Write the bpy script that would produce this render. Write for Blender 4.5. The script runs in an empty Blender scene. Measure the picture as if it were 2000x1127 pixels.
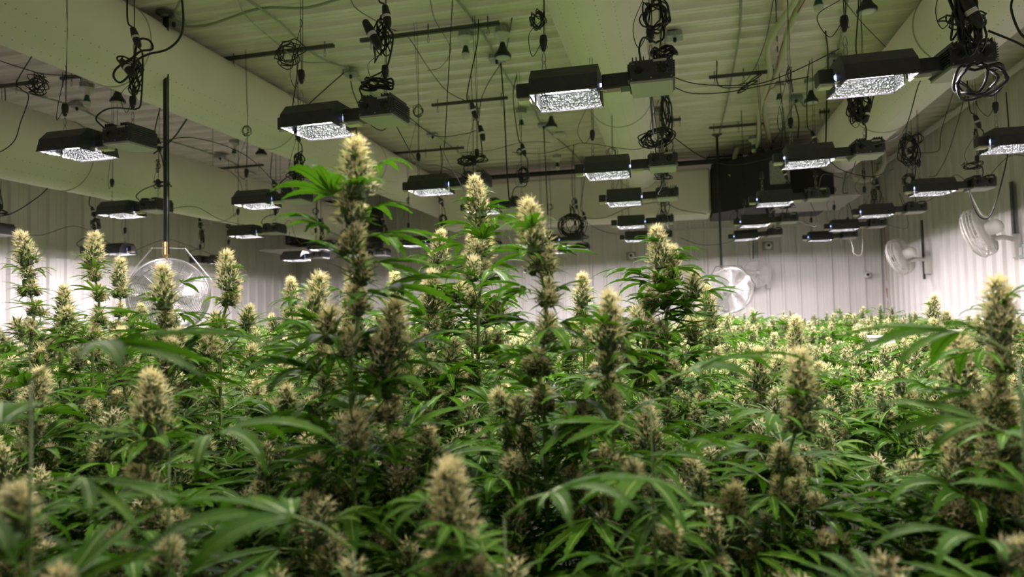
import bpy, math, random
from mathutils import Vector, Matrix, Euler
PI=math.pi
random.seed(7)
C=bpy.context.scene.collection
sc=bpy.context.scene
# ------------------------------------------------------------------ camera, world, exposure
CZ=1.6; FPX=1333.0
PITCH,ROLL,YAW=2.32,-1.3,13.5
cam=bpy.data.cameras.new('camera'); co=bpy.data.objects.new('camera',cam); C.objects.link(co)
RM=Matrix.Rotation(math.radians(YAW),3,'Z')@Matrix.Rotation(math.radians(90+PITCH),3,'X')@Matrix.Rotation(math.radians(ROLL),3,'Z')
co.matrix_world=Matrix.Translation((0,0,CZ))@RM.to_4x4()
cam.sensor_width=36; cam.lens=FPX*36/2000; cam.clip_start=0.05; cam.clip_end=60
cam.dof.use_dof=True; cam.dof.focus_distance=2.3; cam.dof.aperture_fstop=3.5
sc.camera=co
w=bpy.data.worlds.new('world'); sc.world=w; w.use_nodes=True
w.node_tree.nodes['Background'].inputs[0].default_value=(0.02,0.02,0.02,1)
w.node_tree.nodes['Background'].inputs[1].default_value=0.0
sc.view_settings.view_transform='Standard'; sc.view_settings.look='None'
sc.view_settings.gamma=1; sc.view_settings.use_curve_mapping=False
sc.view_settings.exposure=0.02
LAMP_W=18.0; AREA_W=29.0        # watts of each grow lamp
LAMP_COL=(1.0,0.895,0.95)
sc.cycles.max_bounces=8; sc.cycles.diffuse_bounces=5; sc.cycles.glossy_bounces=3; sc.cycles.transmission_bounces=3
sc.cycles.caustics_reflective=False; sc.cycles.caustics_refractive=False

def ray(x,y): return RM@Vector(((x-1000)/FPX,-(y-563.5)/FPX,-1))
def atz(x,y,z):
    d=ray(x,y); return d*(z/d.z)+Vector((0,0,CZ))
def aty(x,y,Y):
    d=ray(x,y); return d*(Y/d.y)+Vector((0,0,CZ))
def atx(x,y,X):
    d=ray(x,y); return d*(X/d.x)+Vector((0,0,CZ))
def atd(x,y,D): return ray(x,y)*D+Vector((0,0,CZ))     # at depth D along the view
# ------------------------------------------------------------------ materials
def mat(name,base,rough=0.5,metal=0.0,emit=None,es=0,noise=None,bump=None,spec=None,trans=0,back=None,coat=0):
    m=bpy.data.materials.new(name); m.use_nodes=True; nt=m.node_tree; n=nt.nodes; b=n['Principled BSDF']
    b.inputs['Base Color'].default_value=(*base,1); b.inputs['Roughness'].default_value=rough; b.inputs['Metallic'].default_value=metal
    if spec is not None: b.inputs['Specular IOR Level'].default_value=spec
    if coat: b.inputs['Coat Weight'].default_value=coat
    if emit: b.inputs['Emission Color'].default_value=(*emit,1); b.inputs['Emission Strength'].default_value=es
    col=None
    if noise:   # (scale, second colour, low, high)
        tc=n.new('ShaderNodeTexCoord'); nz=n.new('ShaderNodeTexNoise'); nz.inputs['Scale'].default_value=noise[0]; nz.inputs['Detail'].default_value=4
        nt.links.new(tc.outputs['Object'],nz.inputs['Vector'])
        mr=n.new('ShaderNodeMapRange'); mr.inputs[1].default_value=noise[2]; mr.inputs[2].default_value=noise[3]
        nt.links.new(nz.outputs[0],mr.inputs[0])
        mx=n.new('ShaderNodeMix'); mx.data_type='RGBA'; mx.inputs[6].default_value=(*base,1); mx.inputs[7].default_value=(*noise[1],1)
        nt.links.new(mr.outputs[0],mx.inputs[0]); col=mx.outputs[2]
    if back:
        ge=n.new('ShaderNodeNewGeometry'); mb=n.new('ShaderNodeMix'); mb.data_type='RGBA'
        mb.inputs[6].default_value=(*base,1); mb.inputs[7].default_value=(*back,1)
        if col: nt.links.new(col,mb.inputs[6])
        nt.links.new(ge.outputs['Backfacing'],mb.inputs[0]); col=mb.outputs[2]
    if col: nt.links.new(col,b.inputs['Base Color'])
    if bump:    # (kind, scale, strength, distance)
        tc=n.new('ShaderNodeTexCoord'); bp=n.new('ShaderNodeBump'); bp.inputs['Strength'].default_value=bump[2]; bp.inputs['Distance'].default_value=bump[3]
        if bump[0]=='v': t=n.new('ShaderNodeTexVoronoi')
        else: t=n.new('ShaderNodeTexNoise')
        t.inputs['Scale'].default_value=bump[1]
        nt.links.new(tc.outputs['Object'],t.inputs['Vector']); nt.links.new(t.outputs[0],bp.inputs['Height']); nt.links.new(bp.outputs[0],b.inputs['Normal'])
    if trans:
        tr=n.new('ShaderNodeBsdfTranslucent'); ms=n.new('ShaderNodeMixShader'); ms.inputs[0].default_value=trans
        tr.inputs[0].default_value=(min(1,base[0]*1.6),min(1,base[1]*1.5),base[2],1)
        out=n['Material Output']; nt.links.new(b.outputs[0],ms.inputs[1]); nt.links.new(tr.outputs[0],ms.inputs[2]); nt.links.new(ms.outputs[0],out.inputs[0])
    return m
M={}
M['panel']=mat('white_wall_panel',(0.74,0.71,0.69),0.40,noise=(3,(0.68,0.655,0.64),0.4,0.75))
M['ceil']=mat('white_ceiling_panel',(0.84,0.76,0.74),0.2,noise=(2,(0.72,0.67,0.63),0.4,0.7))
M['floor']=mat('floor_concrete',(0.06,0.055,0.04),0.9,noise=(5,(0.03,0.03,0.02),0.4,0.6))
M['duct']=mat('duct_fabric',(0.88,0.80,0.76),0.75,noise=(1.5,(0.78,0.73,0.67),0.4,0.7))
M['ductband']=mat('duct_seam',(0.42,0.43,0.36),0.8)
M['dot']=mat('duct_vent_hole',(0.40,0.39,0.34),0.9)
M['hood']=mat('black_powder_coat',(0.036,0.036,0.042),0.45,noise=(40,(0.046,0.046,0.052),0.4,0.6))
M['silver']=mat('hammered_aluminium',(0.50,0.50,0.51),0.38,1.0,bump=('v',120,1.0,0.009))
M['lamp']=mat('glowing_lamp',(1,1,1),0.3,emit=(1.0,0.97,1.0),es=28)
M['lampend']=mat('lamp_end_glass',(0.5,0.5,0.8),0.15,emit=(0.35,0.4,1.0),es=3)
M['grey']=mat('bare_steel_plate',(0.42,0.40,0.40),0.5,0.0)
M['ceramic']=mat('ceramic_socket',(0.7,0.66,0.55),0.5)
M['blackp']=mat('black_plastic',(0.015,0.015,0.016),0.45)
M['rope']=mat('black_rope',(0.012,0.012,0.013),0.85)
M['cord']=mat('black_rubber_cord',(0.012,0.012,0.013),0.5)
M['white']=mat('white_plastic',(0.72,0.70,0.66),0.4)
M['wlabel']=mat('pale_sticker',(0.45,0.47,0.42),0.6)
M['galv']=mat('galvanised_steel',(0.42,0.44,0.42),0.45,0.6,noise=(60,(0.3,0.32,0.3),0.4,0.6))
M['strut']=mat('steel_strut',(0.10,0.10,0.09),0.5,0.5)
M['conduit']=mat('painted_conduit',(0.33,0.34,0.28),0.5)
M['greenb']=mat('green_bulb_collar',(0.01,0.07,0.045),0.4)
M['globe']=mat('frosted_globe',(0.6,0.62,0.55),0.35)
M['wire']=mat('chrome_wire',(0.72,0.70,0.70),0.25,0.9)
M['blade']=mat('fan_blade',(0.6,0.59,0.58),0.35,0.6)
M['pipe']=mat('cream_pipe_wrap',(0.50,0.50,0.37),0.6,bump=('n',60,0.4,0.004))
M['red']=mat('red_wire',(0.35,0.04,0.03),0.5)
M['blue']=mat('blue_tape',(0.03,0.06,0.5),0.5)
M['yellow']=mat('yellow_sticker',(0.7,0.6,0.05),0.5)
M['rust']=mat('rust_stain',(0.45,0.24,0.07),0.8)
M['brass']=mat('brass_fitting',(0.5,0.32,0.15),0.35,0.9)
M['leaf']=mat('leaf_green',(0.034,0.108,0.004),0.65,noise=(14,(0.060,0.140,0.007),0.35,0.7),trans=0.32,back=(0.085,0.135,0.04),spec=0.07)
M['leafy']=mat('leaf_lime',(0.09,0.18,0.018),0.6,noise=(14,(0.13,0.22,0.03),0.35,0.7),trans=0.34,back=(0.13,0.19,0.06),spec=0.08)
M['vein']=mat('leaf_vein',(0.20,0.33,0.04),0.5,trans=0.2)
M['stem']=mat('green_stem',(0.13,0.20,0.045),0.5)
M['sugar']=mat('sugar_leaf',(0.06,0.125,0.018),0.65,trans=0.3,back=(0.09,0.15,0.05),spec=0.12)
M['bract']=mat('bud_bract',(0.12,0.155,0.045),0.7,noise=(60,(0.30,0.31,0.14),0.4,0.62))
M['core']=mat('bud_core',(0.05,0.075,0.02),0.85)
M['hair']=mat('cream_pistil',(0.92,0.84,0.64),0.75,trans=0.5)
M['hair2']=mat('tan_pistil',(0.66,0.56,0.36),0.75,trans=0.2)
M['soil']=mat('dark_soil',(0.03,0.022,0.015),0.95)
M['coil']=mat('black_unit',(0.008,0.008,0.009),0.6)
M['pan']=mat('drip_pan',(0.38,0.34,0.34),0.5)
# ------------------------------------------------------------------ mesh builder
class MB:
    def __init__(s): s.v=[]; s.f=[]; s.m=[]
    def quad(s,a,b,c,d,m=0):
        i=len(s.v); s.v+=[a,b,c,d]; s.f.append((i,i+1,i+2,i+3)); s.m.append(m)
    def tri(s,a,b,c,m=0):
        i=len(s.v); s.v+=[a,b,c]; s.f.append((i,i+1,i+2)); s.m.append(m)
    def poly(s,pts,m=0):
        i=len(s.v); s.v+=list(pts); s.f.append(tuple(range(i,i+len(pts)))); s.m.append(m)
    def box(s,x0,x1,y0,y1,z0,z1,m=0,ch=0):
        i=len(s.v)
        if ch<=0:
            s.v+=[(x,y,z) for z in (z0,z1) for x,y in ((x0,y0),(x1,y0),(x1,y1),(x0,y1))]
            for f in ((3,2,1,0),(4,5,6,7),(0,1,5,4),(1,2,6,5),(2,3,7,6),(3,0,4,7)): s.f.append(tuple(i+k for k in f)); s.m.append(m)
        else:
            c=ch; ring=lambda z,q:[(x0+c+q,y0+q,z),(x1-c-q,y0+q,z),(x1-q,y0+c+q,z),(x1-q,y1-c-q,z),(x1-c-q,y1-q,z),(x0+c+q,y1-q,z),(x0+q,y1-c-q,z),(x0+q,y0+c+q,z)]
            rs=[ring(z0,c*.6),ring(z0+c,0),ring(z1-c,0),ring(z1,c*.6)]
            for r in rs: s.v+=r
            for k in range(3):
                for j in range(8):
                    a=i+k*8+j; b=i+k*8+(j+1)%8; s.f.append((a,b,b+8,a+8)); s.m.append(m)
            s.f.append(tuple(i+j for j in range(7,-1,-1))); s.m.append(m); s.f.append(tuple(i+24+j for j in range(8))); s.m.append(m)
    def tube(s,pts,r,n=6,m=0,cap=True,closed=False):
        pts=[Vector(p) for p in pts]; N=len(pts); i0=len(s.v)
        up=Vector((0,0,1)); prev=None
        for k,p in enumerate(pts):
            if closed: t=pts[(k+1)%N]-pts[k-1]
            else: t=pts[min(k+1,N-1)]-pts[max(k-1,0)]
            if t.length<1e-9: t=Vector((0,0,1))
            t.normalize()
            if prev is None:
                a=t.cross(up)
                if a.length<.1: a=t.cross(Vector((1,0,0)))
            else: a=prev-t*prev.dot(t)
            if a.length<1e-6: a=t.orthogonal()
            a.normalize(); prev=a; b=t.cross(a)
            rr=r[k] if isinstance(r,(list,tuple)) else r
            for j in range(n):
                q=2*PI*j/n; s.v.append(tuple(p+a*(math.cos(q)*rr)+b*(math.sin(q)*rr)))
        for k in range(N if closed else N-1):
            for j in range(n):
                a=i0+k*n+j; b=i0+k*n+(j+1)%n; k2=(k+1)%N; c=i0+k2*n+(j+1)%n; d=i0+k2*n+j
                s.f.append((a,b,c,d)); s.m.append(m)
        if cap and not closed:
            s.f.append(tuple(i0+j for j in range(n-1,-1,-1))); s.m.append(m)
            s.f.append(tuple(i0+(N-1)*n+j for j in range(n))); s.m.append(m)
    def lathe(s,prof,n=16,m=0,org=(0,0,0),axis='z',ms=None):
        i0=len(s.v); ox,oy,oz=org
        for r,h in prof:
            for j in range(n):
                q=2*PI*j/n; a,b=r*math.cos(q),r*math.sin(q)
                p={'z':(a,b,h),'y':(b,h,a),'x':(h,a,b)}[axis]
                s.v.append((p[0]+ox,p[1]+oy,p[2]+oz))
        for k in range(len(prof)-1):
            for j in range(n):
                a=i0+k*n+j; b=i0+k*n+(j+1)%n
                s.f.append((a,b,b+n,a+n)); s.m.append(ms[k] if ms else m)
        for k,rev in ((0,True),(len(prof)-1,False)):
            if prof[k][0]>1e-4:
                idx=[i0+k*n+j for j in range(n)]
                s.f.append(tuple(reversed(idx)) if rev else tuple(idx)); s.m.append(m if not ms else ms[min(k,len(ms)-1)])
    def ball(s,c,rx,ry,rz,n=8,k=5,m=0):
        s.lathe([(max(1e-5,math.sin(PI*i/k)),-math.cos(PI*i/k)) for i in range(k+1)],n,m)
        cnt=(k+1)*n
        for i in range(len(s.v)-cnt,len(s.v)):
            x,y,z=s.v[i]; s.v[i]=(c[0]+x*rx,c[1]+y*ry,c[2]+z*rz)
    def mesh(s,name,mats,smooth=False):
        me=bpy.data.meshes.new(name); me.from_pydata([tuple(v) for v in s.v],[],s.f)
        for m in mats: me.materials.append(M[m] if isinstance(m,str) else m)
        if len(mats)>1: me.polygons.foreach_set('material_index',s.m)
        if smooth: me.polygons.foreach_set('use_smooth',[True]*len(me.polygons))
        me.update(); return me
    def build(s,name,mats,parent=None,smooth=False,loc=None):
        return ob(name,s.mesh(name,mats if isinstance(mats,(list,tuple)) else [mats],smooth),parent,loc)
def ob(name,me,parent=None,loc=None,rot=None,scale=None):
    o=bpy.data.objects.new(name,me); C.objects.link(o)
    if parent: o.parent=parent
    if loc is not None: o.location=loc
    if rot is not None: o.rotation_euler=rot
    if scale is not None: o.scale=(scale,)*3 if not hasattr(scale,'__len__') else scale
    return o
def tag(o,label,cat,group=None,kind=None):
    o['label']=label; o['category']=cat
    if group: o['group']=group
    if kind: o['kind']=kind
    return o
def thing(name,label,cat,loc=(0,0,0),rot=None,group=None):
    return tag(ob(name,None,None,loc,rot),label,cat,group)
def copy_tree(o,parent=None):
    c=o.copy(); C.objects.link(c); c.parent=parent
    for ch in o.children: copy_tree(ch,c)
    return c
def smooth_path(pts,k=5):
    pts=[Vector(p) for p in pts]
    if len(pts)<3: return pts
    out=[]; P=[pts[0]*2-pts[1]]+pts+[pts[-1]*2-pts[-2]]
    for i in range(1,len(P)-2):
        a,b,c,d=P[i-1:i+3]
        for j in range(k):
            t=j/k; out.append(0.5*((2*b)+(c-a)*t+(2*a-5*b+4*c-d)*t*t+(3*b-a-3*c+d)*t*t*t))
    out.append(pts[-1]); return out
# ------------------------------------------------------------------ room
X0,X1,Y0,Y1,ZC=-6.1,2.8,-1.6,10.1,CZ+2.0
RIB=0.205
def struct(name): 
    o=ob(name,None); o['kind']='structure'; return o
def ribbed(name,n,L,par,fn,mt,h=0.028):
    # one sheet: n ribs of RIB pitch along u, length L along v; fn maps (u,v,depth) to a point
    mb=MB(); prof=[]
    for k in range(n):
        u=k*RIB
        prof+=[(u+.003,0),(u+.055,0),(u+.058,.003),(u+.066,.003),(u+.069,0),(u+.105,0),(u+.108,.003),(u+.116,.003),(u+.119,0),(u+.150,0),(u+.163,h),(u+.188,h),(u+.200,0)]
    prof.append((n*RIB-.001,-0.003))
    for a,b in zip(prof,prof[1:]):
        mb.quad(fn(a[0],0,a[1]),fn(b[0],0,b[1]),fn(b[0],L,b[1]),fn(a[0],L,a[1]))
    return mb
fl=MB(); fl.box(X0-.1,X1+.1,Y0-.1,Y1+.1,-.1,0); o=fl.build('floor','floor'); o['kind']='structure'
ce=struct('ceiling'); PN=4
me=ribbed('panel',PN,X1-X0,None,lambda u,v,d:(X0+v,u,ZC-d),'ceil').mesh('ceiling_sheet',['ceil'])
k=0
y=Y1-PN*RIB
while y>Y0-PN*RIB:
    ob('panel',me,ce,(0,y,0.002*(k%2))); y-=PN*RIB; k+=1
sb=MB(); sb.box(X0-.1,X1+.1,Y0-.1,Y1+.1,ZC+.02,ZC+.1); o=sb.build('ceiling_deck','ceil',ce)
def wall(name,fn,span,back):
    wl=struct(name)
    me=ribbed('panel',PN,ZC,None,fn,'panel').mesh(name+'_sheet',['panel'])
    n=math.ceil(span/(PN*RIB))
    for i in range(n):
        if name in('wall_back','wall_front'): ob('panel',me,wl,(i*PN*RIB,0.0015*(i%2),0))
        else: ob('panel',me,wl,(0.0015*(i%2),i*PN*RIB,0))
    return wl
wb=wall('wall_back',lambda u,v,d:(X0+u,Y1-d,v),X1-X0,0)
wr=wall('wall_right',lambda u,v,d:(X1-d,Y0+u,v),Y1-Y0,0)
wl_=wall('wall_left',lambda u,v,d:(X0+d,Y0+u,v),Y1-Y0,0)
wf=wall('wall_front',lambda u,v,d:(X0+u,Y0+d,v),X1-X0,0)
for nm,b in (('wall_back',(X0-.1,X1+.1,Y1+.005,Y1+.1)),('wall_right',(X1+.005,X1+.1,Y0,Y1)),('wall_left',(X0-.1,X0-.005,Y0,Y1)),('wall_front',(X0,X1,Y0-.1,Y0-.005))):
    mb=MB(); mb.box(b[0],b[1],b[2],b[3],0,ZC); mb.build('backing_board','panel',bpy.data.objects[nm])
for i,(x,y) in enumerate(((X1,Y1),(X0,Y1))):      # corner trims with rust streaks
    s=1 if i else -1; mb=MB(); mb.box(min(x,x+s*.07),max(x,x+s*.07),y-.034,y-.028,0,ZC); mb.box(min(x+s*.028,x+s*.034),max(x+s*.028,x+s*.034),y-.07,y-.03,0,ZC)
    o=mb.build('trim_%d'%(i+1),'panel'); o['kind']='structure'
    mb=MB()
    for z0,z1,wd in ((CZ+.35,CZ+1.5,.006),(CZ+.12,CZ+.28,.01),(CZ-.1,CZ+.1,.004)):
        mb.quad((x+s*.045,y-.0355,z0),(x+s*(.045+wd),y-.0355,z0+.02),(x+s*(.045+wd*1.8),y-.0355,z1),(x+s*.043,y-.0355,z1-.03))
    mb.build('rust_streak','rust',o)
mb=MB(); mb.tube([(X1-.08,Y0,ZC-.10),(X1-.08,Y1-.1,ZC-.10)],.028,8); o=mb.build('trim_3','panel'); o['kind']='structure'
mb=MB(); mb.box(X0,X1,Y1-.05,Y1-.03,CZ+1.16,CZ+1.19); o=mb.build('trim_4','panel'); o['kind']='structure'
# ------------------------------------------------------------------ air ducts
def duct(x,z,r,ya,yb,label,endcap=True,arcs=()):
    t=thing('air_duct',label,'duct',(x,0,CZ+z),group=None)
    mb=MB(); prof=[]; n=44; y=ya
    random.seed(int(abs(x)*100))
    N=40
    for k in range(N+1):
        f=k/N; yy=ya+(yb-ya)*f; prof.append((r*(1-.006*abs(math.sin(f*22))),yy))
    if endcap: prof+=[(r*.97,yb+.03),(r*.8,yb+.06),(1e-4,yb+.07)]
    mb.lathe(prof,n,axis='y'); mb.build('fabric_tube','duct',t,True)
    mb=MB()
    for yy in list(arcs)+[yb-.01]:
        mb.tube([(math.sin(a)*(r+.002),yy,math.cos(a)*(r+.002)) for a in [2*PI*i/36 for i in range(36)]],.004,4,closed=True)
    mb.build('seam_ring','ductband',t)
    mb=MB()
    for q in (-.9,-.55,-.2,.2,.55,.9):           # rows of small vent holes
        yy=ya+.05
        while yy<yb:
            a=PI+q; c=Vector((math.sin(a)*(r+.0012),yy,math.cos(a)*(r+.0012))); u=Vector((math.cos(a),0,-math.sin(a)))*.0032; v=Vector((0,.0032,0))
            mb.quad(c-u-v,c-u+v,c+u+v,c+u-v); yy+=.055
    o=mb.build('vent_holes','dot',t); o['kind']='stuff'
    mb=MB(); yy=ya+.3
    while yy<yb: 
        mb.tube([(0,yy,r),(0,yy,2.0-z)],.003,4); yy+=1.2
    mb.build('hanging_wire','strut',t)
    return t
duct(-3.30,1.72,.26,Y0,9.9,'big white fabric air duct crossing the upper left, lamps hanging in front of it',arcs=(3.45,5.1,6.9))
duct(-4.47,1.29,.265,Y0,8.2,'lower white fabric air duct nearest the left wall',arcs=(4.2,6.0))
duct(-.39,1.76,.257,Y0,8.4,'central white perforated air duct running away to the plenum',arcs=(5.5,))
duct(1.73,1.72,.262,Y0,7.9,'white fabric air duct on the right running beside the right wall',arcs=(4.6,6.2))
# plenum and air handlers
t=thing('duct_plenum','pale cross box at the back that joins the hanging air ducts','duct',(0,0,CZ))
mb=MB(); mb.box(-3.0,.45,8.5,9.1,1.19,1.74,ch=.03); mb.build('plenum_box','duct',t)
mb=MB(); mb.tube([(-3.2,8.42,1.79),(2.2,8.42,1.79)],.03,8); mb.build('black_pipe','coil',t)
t=thing('air_handler','black ceiling air handler at back right with pale drip pan','air conditioner',(0,0,CZ))
mb=MB(); P=[(.46,8.45),(1.25,7.75),(1.75,8.2),(1.75,9.2),(.46,9.2)]
mb.poly([(x,y,1.17) for x,y in reversed(P)]); mb.poly([(x,y,1.76) for x,y in P])
for i in range(5):
    a,b=P[i],P[(i+1)%5]; mb.quad((*a,1.17),(*b,1.17),(*b,1.76),(*a,1.76))
mb.build('cabinet','coil',t)
mb=MB(); mb.box(1.1,1.85,7.45,8.5,1.14,1.16,ch=.008); mb.build('drip_pan','pan',t)
mb=MB(); mb.box(1.02,1.22,7.70,7.76,1.35,1.6,ch=.01); mb.build('control_panel','galv',t)
mb=MB(); mb.box(1.13,1.17,7.69,7.70,1.47,1.53); mb.build('warning_sticker','yellow',t)
t=thing('air_handler','black ceiling air handler at back left behind the tallest plant','air conditioner',(0,0,CZ))
mb=MB(); mb.box(-5.2,-4.2,8.35,9.4,1.05,1.62,ch=.02); mb.build('cabinet','coil',t)
mb=MB(); mb.box(-5.3,-4.1,7.9,9.4,.93,.955,ch=.008); mb.build('drip_pan','pan',t)
mb=MB(); mb.lathe([(.14,0),(.16,-.02),(.11,-.03),(.0001,-.03)],20,axis='y',org=(-4.6,8.34,1.33)); mb.build('fan_opening','galv',t)
# ------------------------------------------------------------------ grow lights
SLOT=.018
def fixture():
    t=thing('grow_light','x','grow light')
    xa,xb=-.225,.025; pr=[(.116,0),(.102,.06),(.062,.105)]
    mb=MB()
    def pt(s,k,x,off=0,dz=0): return (x,s*(pr[k][0]-off),pr[k][1]-dz)
    for s in (1,-1):
        for k in range(2):
            q=[pt(s,k,xa),pt(s,k,xb),pt(s,k+1,xb),pt(s,k+1,xa)]
            mb.quad(*(q if s<0 else q[::-1]))
    mb.quad(pt(-1,2,xa),pt(-1,2,xb),pt(1,2,xb),pt(1,2,xa))
    for x in (xa,xb):
        E=[(x,-.116,0),(x,-SLOT,0),(x,-SLOT,.062),(x,SLOT,.062),(x,SLOT,0),(x,.116,0),(x,.102,.06),(x,.062,.105),(x,-.062,.105),(x,-.102,.06)]
        mb.poly(E if x>0 else E[::-1])
    mb.tube([(xa,-.116,0),(xb,-.116,0)],.003,4); mb.tube([(xa,.116,0),(xb,.116,0)],.003,4)
    mb.build('hood','hood',t)
    mb=MB(); o_=.004
    ia,ib=xa+o_,xb-o_
    for s in (1,-1):
        for k in range(2):
            q=[pt(s,k,ia,o_),pt(s,k,ib,o_),pt(s,k+1,ib,o_,o_),pt(s,k+1,ia,o_,o_)]
            mb.quad(*(q[::-1] if s<0 else q))
    mb.quad(pt(1,2,ia,o_,o_),pt(1,2,ib,o_,o_),pt(-1,2,ib,o_,o_),pt(-1,2,ia,o_,o_))
    for x in (ia,ib):
        E=[(x,-.112,0),(x,-SLOT,0),(x,-SLOT,.06),(x,SLOT,.06),(x,SLOT,0),(x,.112,0),(x,.098,.06),(x,.058,.101),(x,-.058,.101),(x,-.098,.06)]
        mb.poly(E if x<0 else E[::-1])
    mb.build('reflector','silver',t)
    mb=MB(); mb.lathe([(.0001,-.185),(.013,-.18),(.014,-.1),(.014,-.02),(.0001,-.015)],10,axis='x',org=(0,0,.046)); lp=mb.build('lamp_tube','lamp',t,True)
    mb=MB()
    for a,b in ((-.232,-.186),(-.014,.036)): mb.lathe([(.007,a),(.009,(a+b)/2),(.007,b)],8,axis='x',org=(0,0,.046))
    mb.build('lamp_end','lampend',t)
    mb=MB(); mb.box(-.29,-.237,-.03,.03,.02,.072,ch=.003); bx=mb.build('socket_box','hood',t)
    mb=MB(); mb.box(-.285,-.24,-.022,.022,.008,.02); mb.tube([(-.262,-.022,.016),(-.238,-.03,.012),(-.23,-.06,.012)],.0018,4); mb.build('ceramic_socket','ceramic',bx)
    mb=MB(); mb.box(.034,.137,-.032,.032,.022,.075,ch=.003); ar=mb.build('arm','hood',t)
    mb=MB(); mb.box(.04,.10,-.02,.02,.008,.022); mb.tube([(.05,-.022,.014),(.04,-.04,.012),(.028,-.045,.012)],.0018,4); mb.build('ceramic_socket','ceramic',ar)
    mb=MB(); mb.box(.137,.290,-.085,.085,.018,.092,ch=.004); ba=mb.build('ballast','hood',t)
    mb=MB()
    for i in range(11):
        x=.148+i*.0128
        if .195<x<.235: continue
        mb.box(x,x+.004,-.082,.082,.091,.106)
    for i in range(7):
        z=.026+i*.009; mb.box(.289,.296,-.080,.080,z,z+.0035); mb.box(.131,.138,-.080,.080,z,z+.0035)
    mb.build('heat_sink','hood',ba)
    mb=MB(); mb.box(.140,.287,-.083,.083,.010,.0185); mb.build('base_plate','grey',ba)
    for x,r in ((.172,.013),(.254,.016)):
        mb=MB(); mb.lathe([(.0001,-.018),(r*.8,-.018),(r,-.004),(r*1.25,0)],14,axis='y',org=(x,-.085,.055)); mb.build('knob','blackp',ba)
    mb=MB(); mb.box(.222,.268,-.0865,-.0845,.082,.090); mb.build('rating_label','wlabel',ba)
    mb=MB()
    for i in range(9):
        a=-2.3+i*.575; mb.box(.254+math.sin(a)*.023-.001,.254+math.sin(a)*.023+.001,-.0862,-.0848,.055+math.cos(a)*.023-.001,.055+math.cos(a)*.023+.001)
    for i in range(3): mb.box(.146+i*.004,.149+i*.004,-.0862,-.0848,.079,.0815)
    for x,z in ((.144,.026),(.283,.026),(.213,.026),(.144,.087),(.283,.087)): mb.lathe([(.003,-.0015),(.0001,-.002)],6,axis='y',org=(x,-.085,z))
    mb.build('dial_marks','galv',ba)
    for x,p in ((-.185,t),(.213,ba)):
        mb=MB(); h=.105 if p is t else .093
        mb.tube([(x+math.sin(a)*.010,0,h+.011+math.cos(a)*.010) for a in [2*PI*i/12 for i in range(12)]],.0022,5,closed=True); mb.build('eyelet','galv',p)
    return t
PROTO=fixture()
lt=bpy.data.lights.new('lamp_light','SPOT'); lt.energy=LAMP_W; lt.color=LAMP_COL; lt.spot_size=math.radians(178.5); lt.spot_blend=0.02; lt.shadow_soft_size=0.012
ROWS={0:'left wall row',1:'second row from left wall',2:'third row from left wall',3:'row left of the central duct',4:'row under the central duct',5:'row right of the central duct',6:'right wall row'}
NTH=['nearest','second','third','fourth','fifth','sixth']
FX=[ # row, px centre x, y, height above the eye, yaw, tilt
 (0,-45,452,.78,0,0),(0,215,487,.76,178,0),(0,420,507,.76,181,0),
 (1,185,277,.88,-3,-1),(1,259,406,.88,0,0),(1,498,450,.88,0,0),(1,593,499,.76,0,0),
 (2,663,228,.88,-2,0),(2,527,386,.88,1,0),(2,645,478,.88,0,0),(2,715,495,.8,0,0),
 (3,1159,163,.86,0,0),(3,870,357,.88,0,0),(3,968,400,.9,0,0),(3,828,470,.88,0,0),(3,1088,467,.88,0,0),(3,1105,484,.83,0,0),
 (4,1221,322,.86,0,0),(4,1246,382,.88,0,0),(4,1254,431,.88,0,0),(4,1261,460,.88,0,0),
 (5,1757,134,.88,5,2),(5,1613,299,.90,2,1),(5,1538,384,.89,0,0),(5,1494,429,.88,0,0),(5,1474,457,.88,1,2),
 (6,2022,268,.90,3,0),(6,1850,362,.89,3,0),(6,1734,409,.88,0,0),(6,1668,438,.88,0,0),(6,1619,460,.86,0,0)]
RX=[-5.2,-4.05,-2.85,-1.5,-.38,.76,1.85]
FX=[(min(range(7),key=lambda i:abs(RX[i]-atz(f[1],f[2],f[3]).x)),)+f[1:] for f in FX]
FX.sort(key=lambda f:(f[0],atz(f[1],f[2],f[3]).y))
EXTRA=[(2,-2.85,1.2),(3,-1.5,1.2),(4,-.38,1.2),(5,.76,1.2),(6,1.85,1.2)]   # rows continued above the frame, added unseen to light the front plants
cnt={}; LIGHTS=[]
la=bpy.data.lights.new('reflector_light','AREA'); la.shape='RECTANGLE'; la.size=.15; la.size_y=.02; la.energy=AREA_W; la.spread=math.radians(158); la.color=LAMP_COL
for r,px,py,h,yaw,tilt in FX:
    k=cnt.get(r,0); cnt[r]=k+1
    p=atz(px,py,h); p.z-=.055
    o=PROTO if not LIGHTS else copy_tree(PROTO)
    o.location=p; o.rotation_euler=(0,math.radians(-tilt),math.radians(yaw))
    LIGHTS.append((o,r,k,p))
    tag(o,'black grow light with silver reflector, %s in the %s'%(NTH[k],ROWS[r]),'grow light','grow lights hanging in rows')
SEEN=list(LIGHTS)
for r,x,y in EXTRA:
    o=copy_tree(PROTO); p=Vector((x,y,CZ+.83)); o.location=p; o.rotation_euler=(0,0,0); LIGHTS.append((o,r,9,p)); tag(o,'black grow light added unseen above the frame, %s'%ROWS[r],'grow light','grow lights hanging in rows')
bpy.context.view_layer.update()
ltd=lt.copy(); ltd.energy=LAMP_W*.4; lad=la.copy(); lad.energy=AREA_W*.4     # lower power for the added lights and side wall rows, limits clipping
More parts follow.
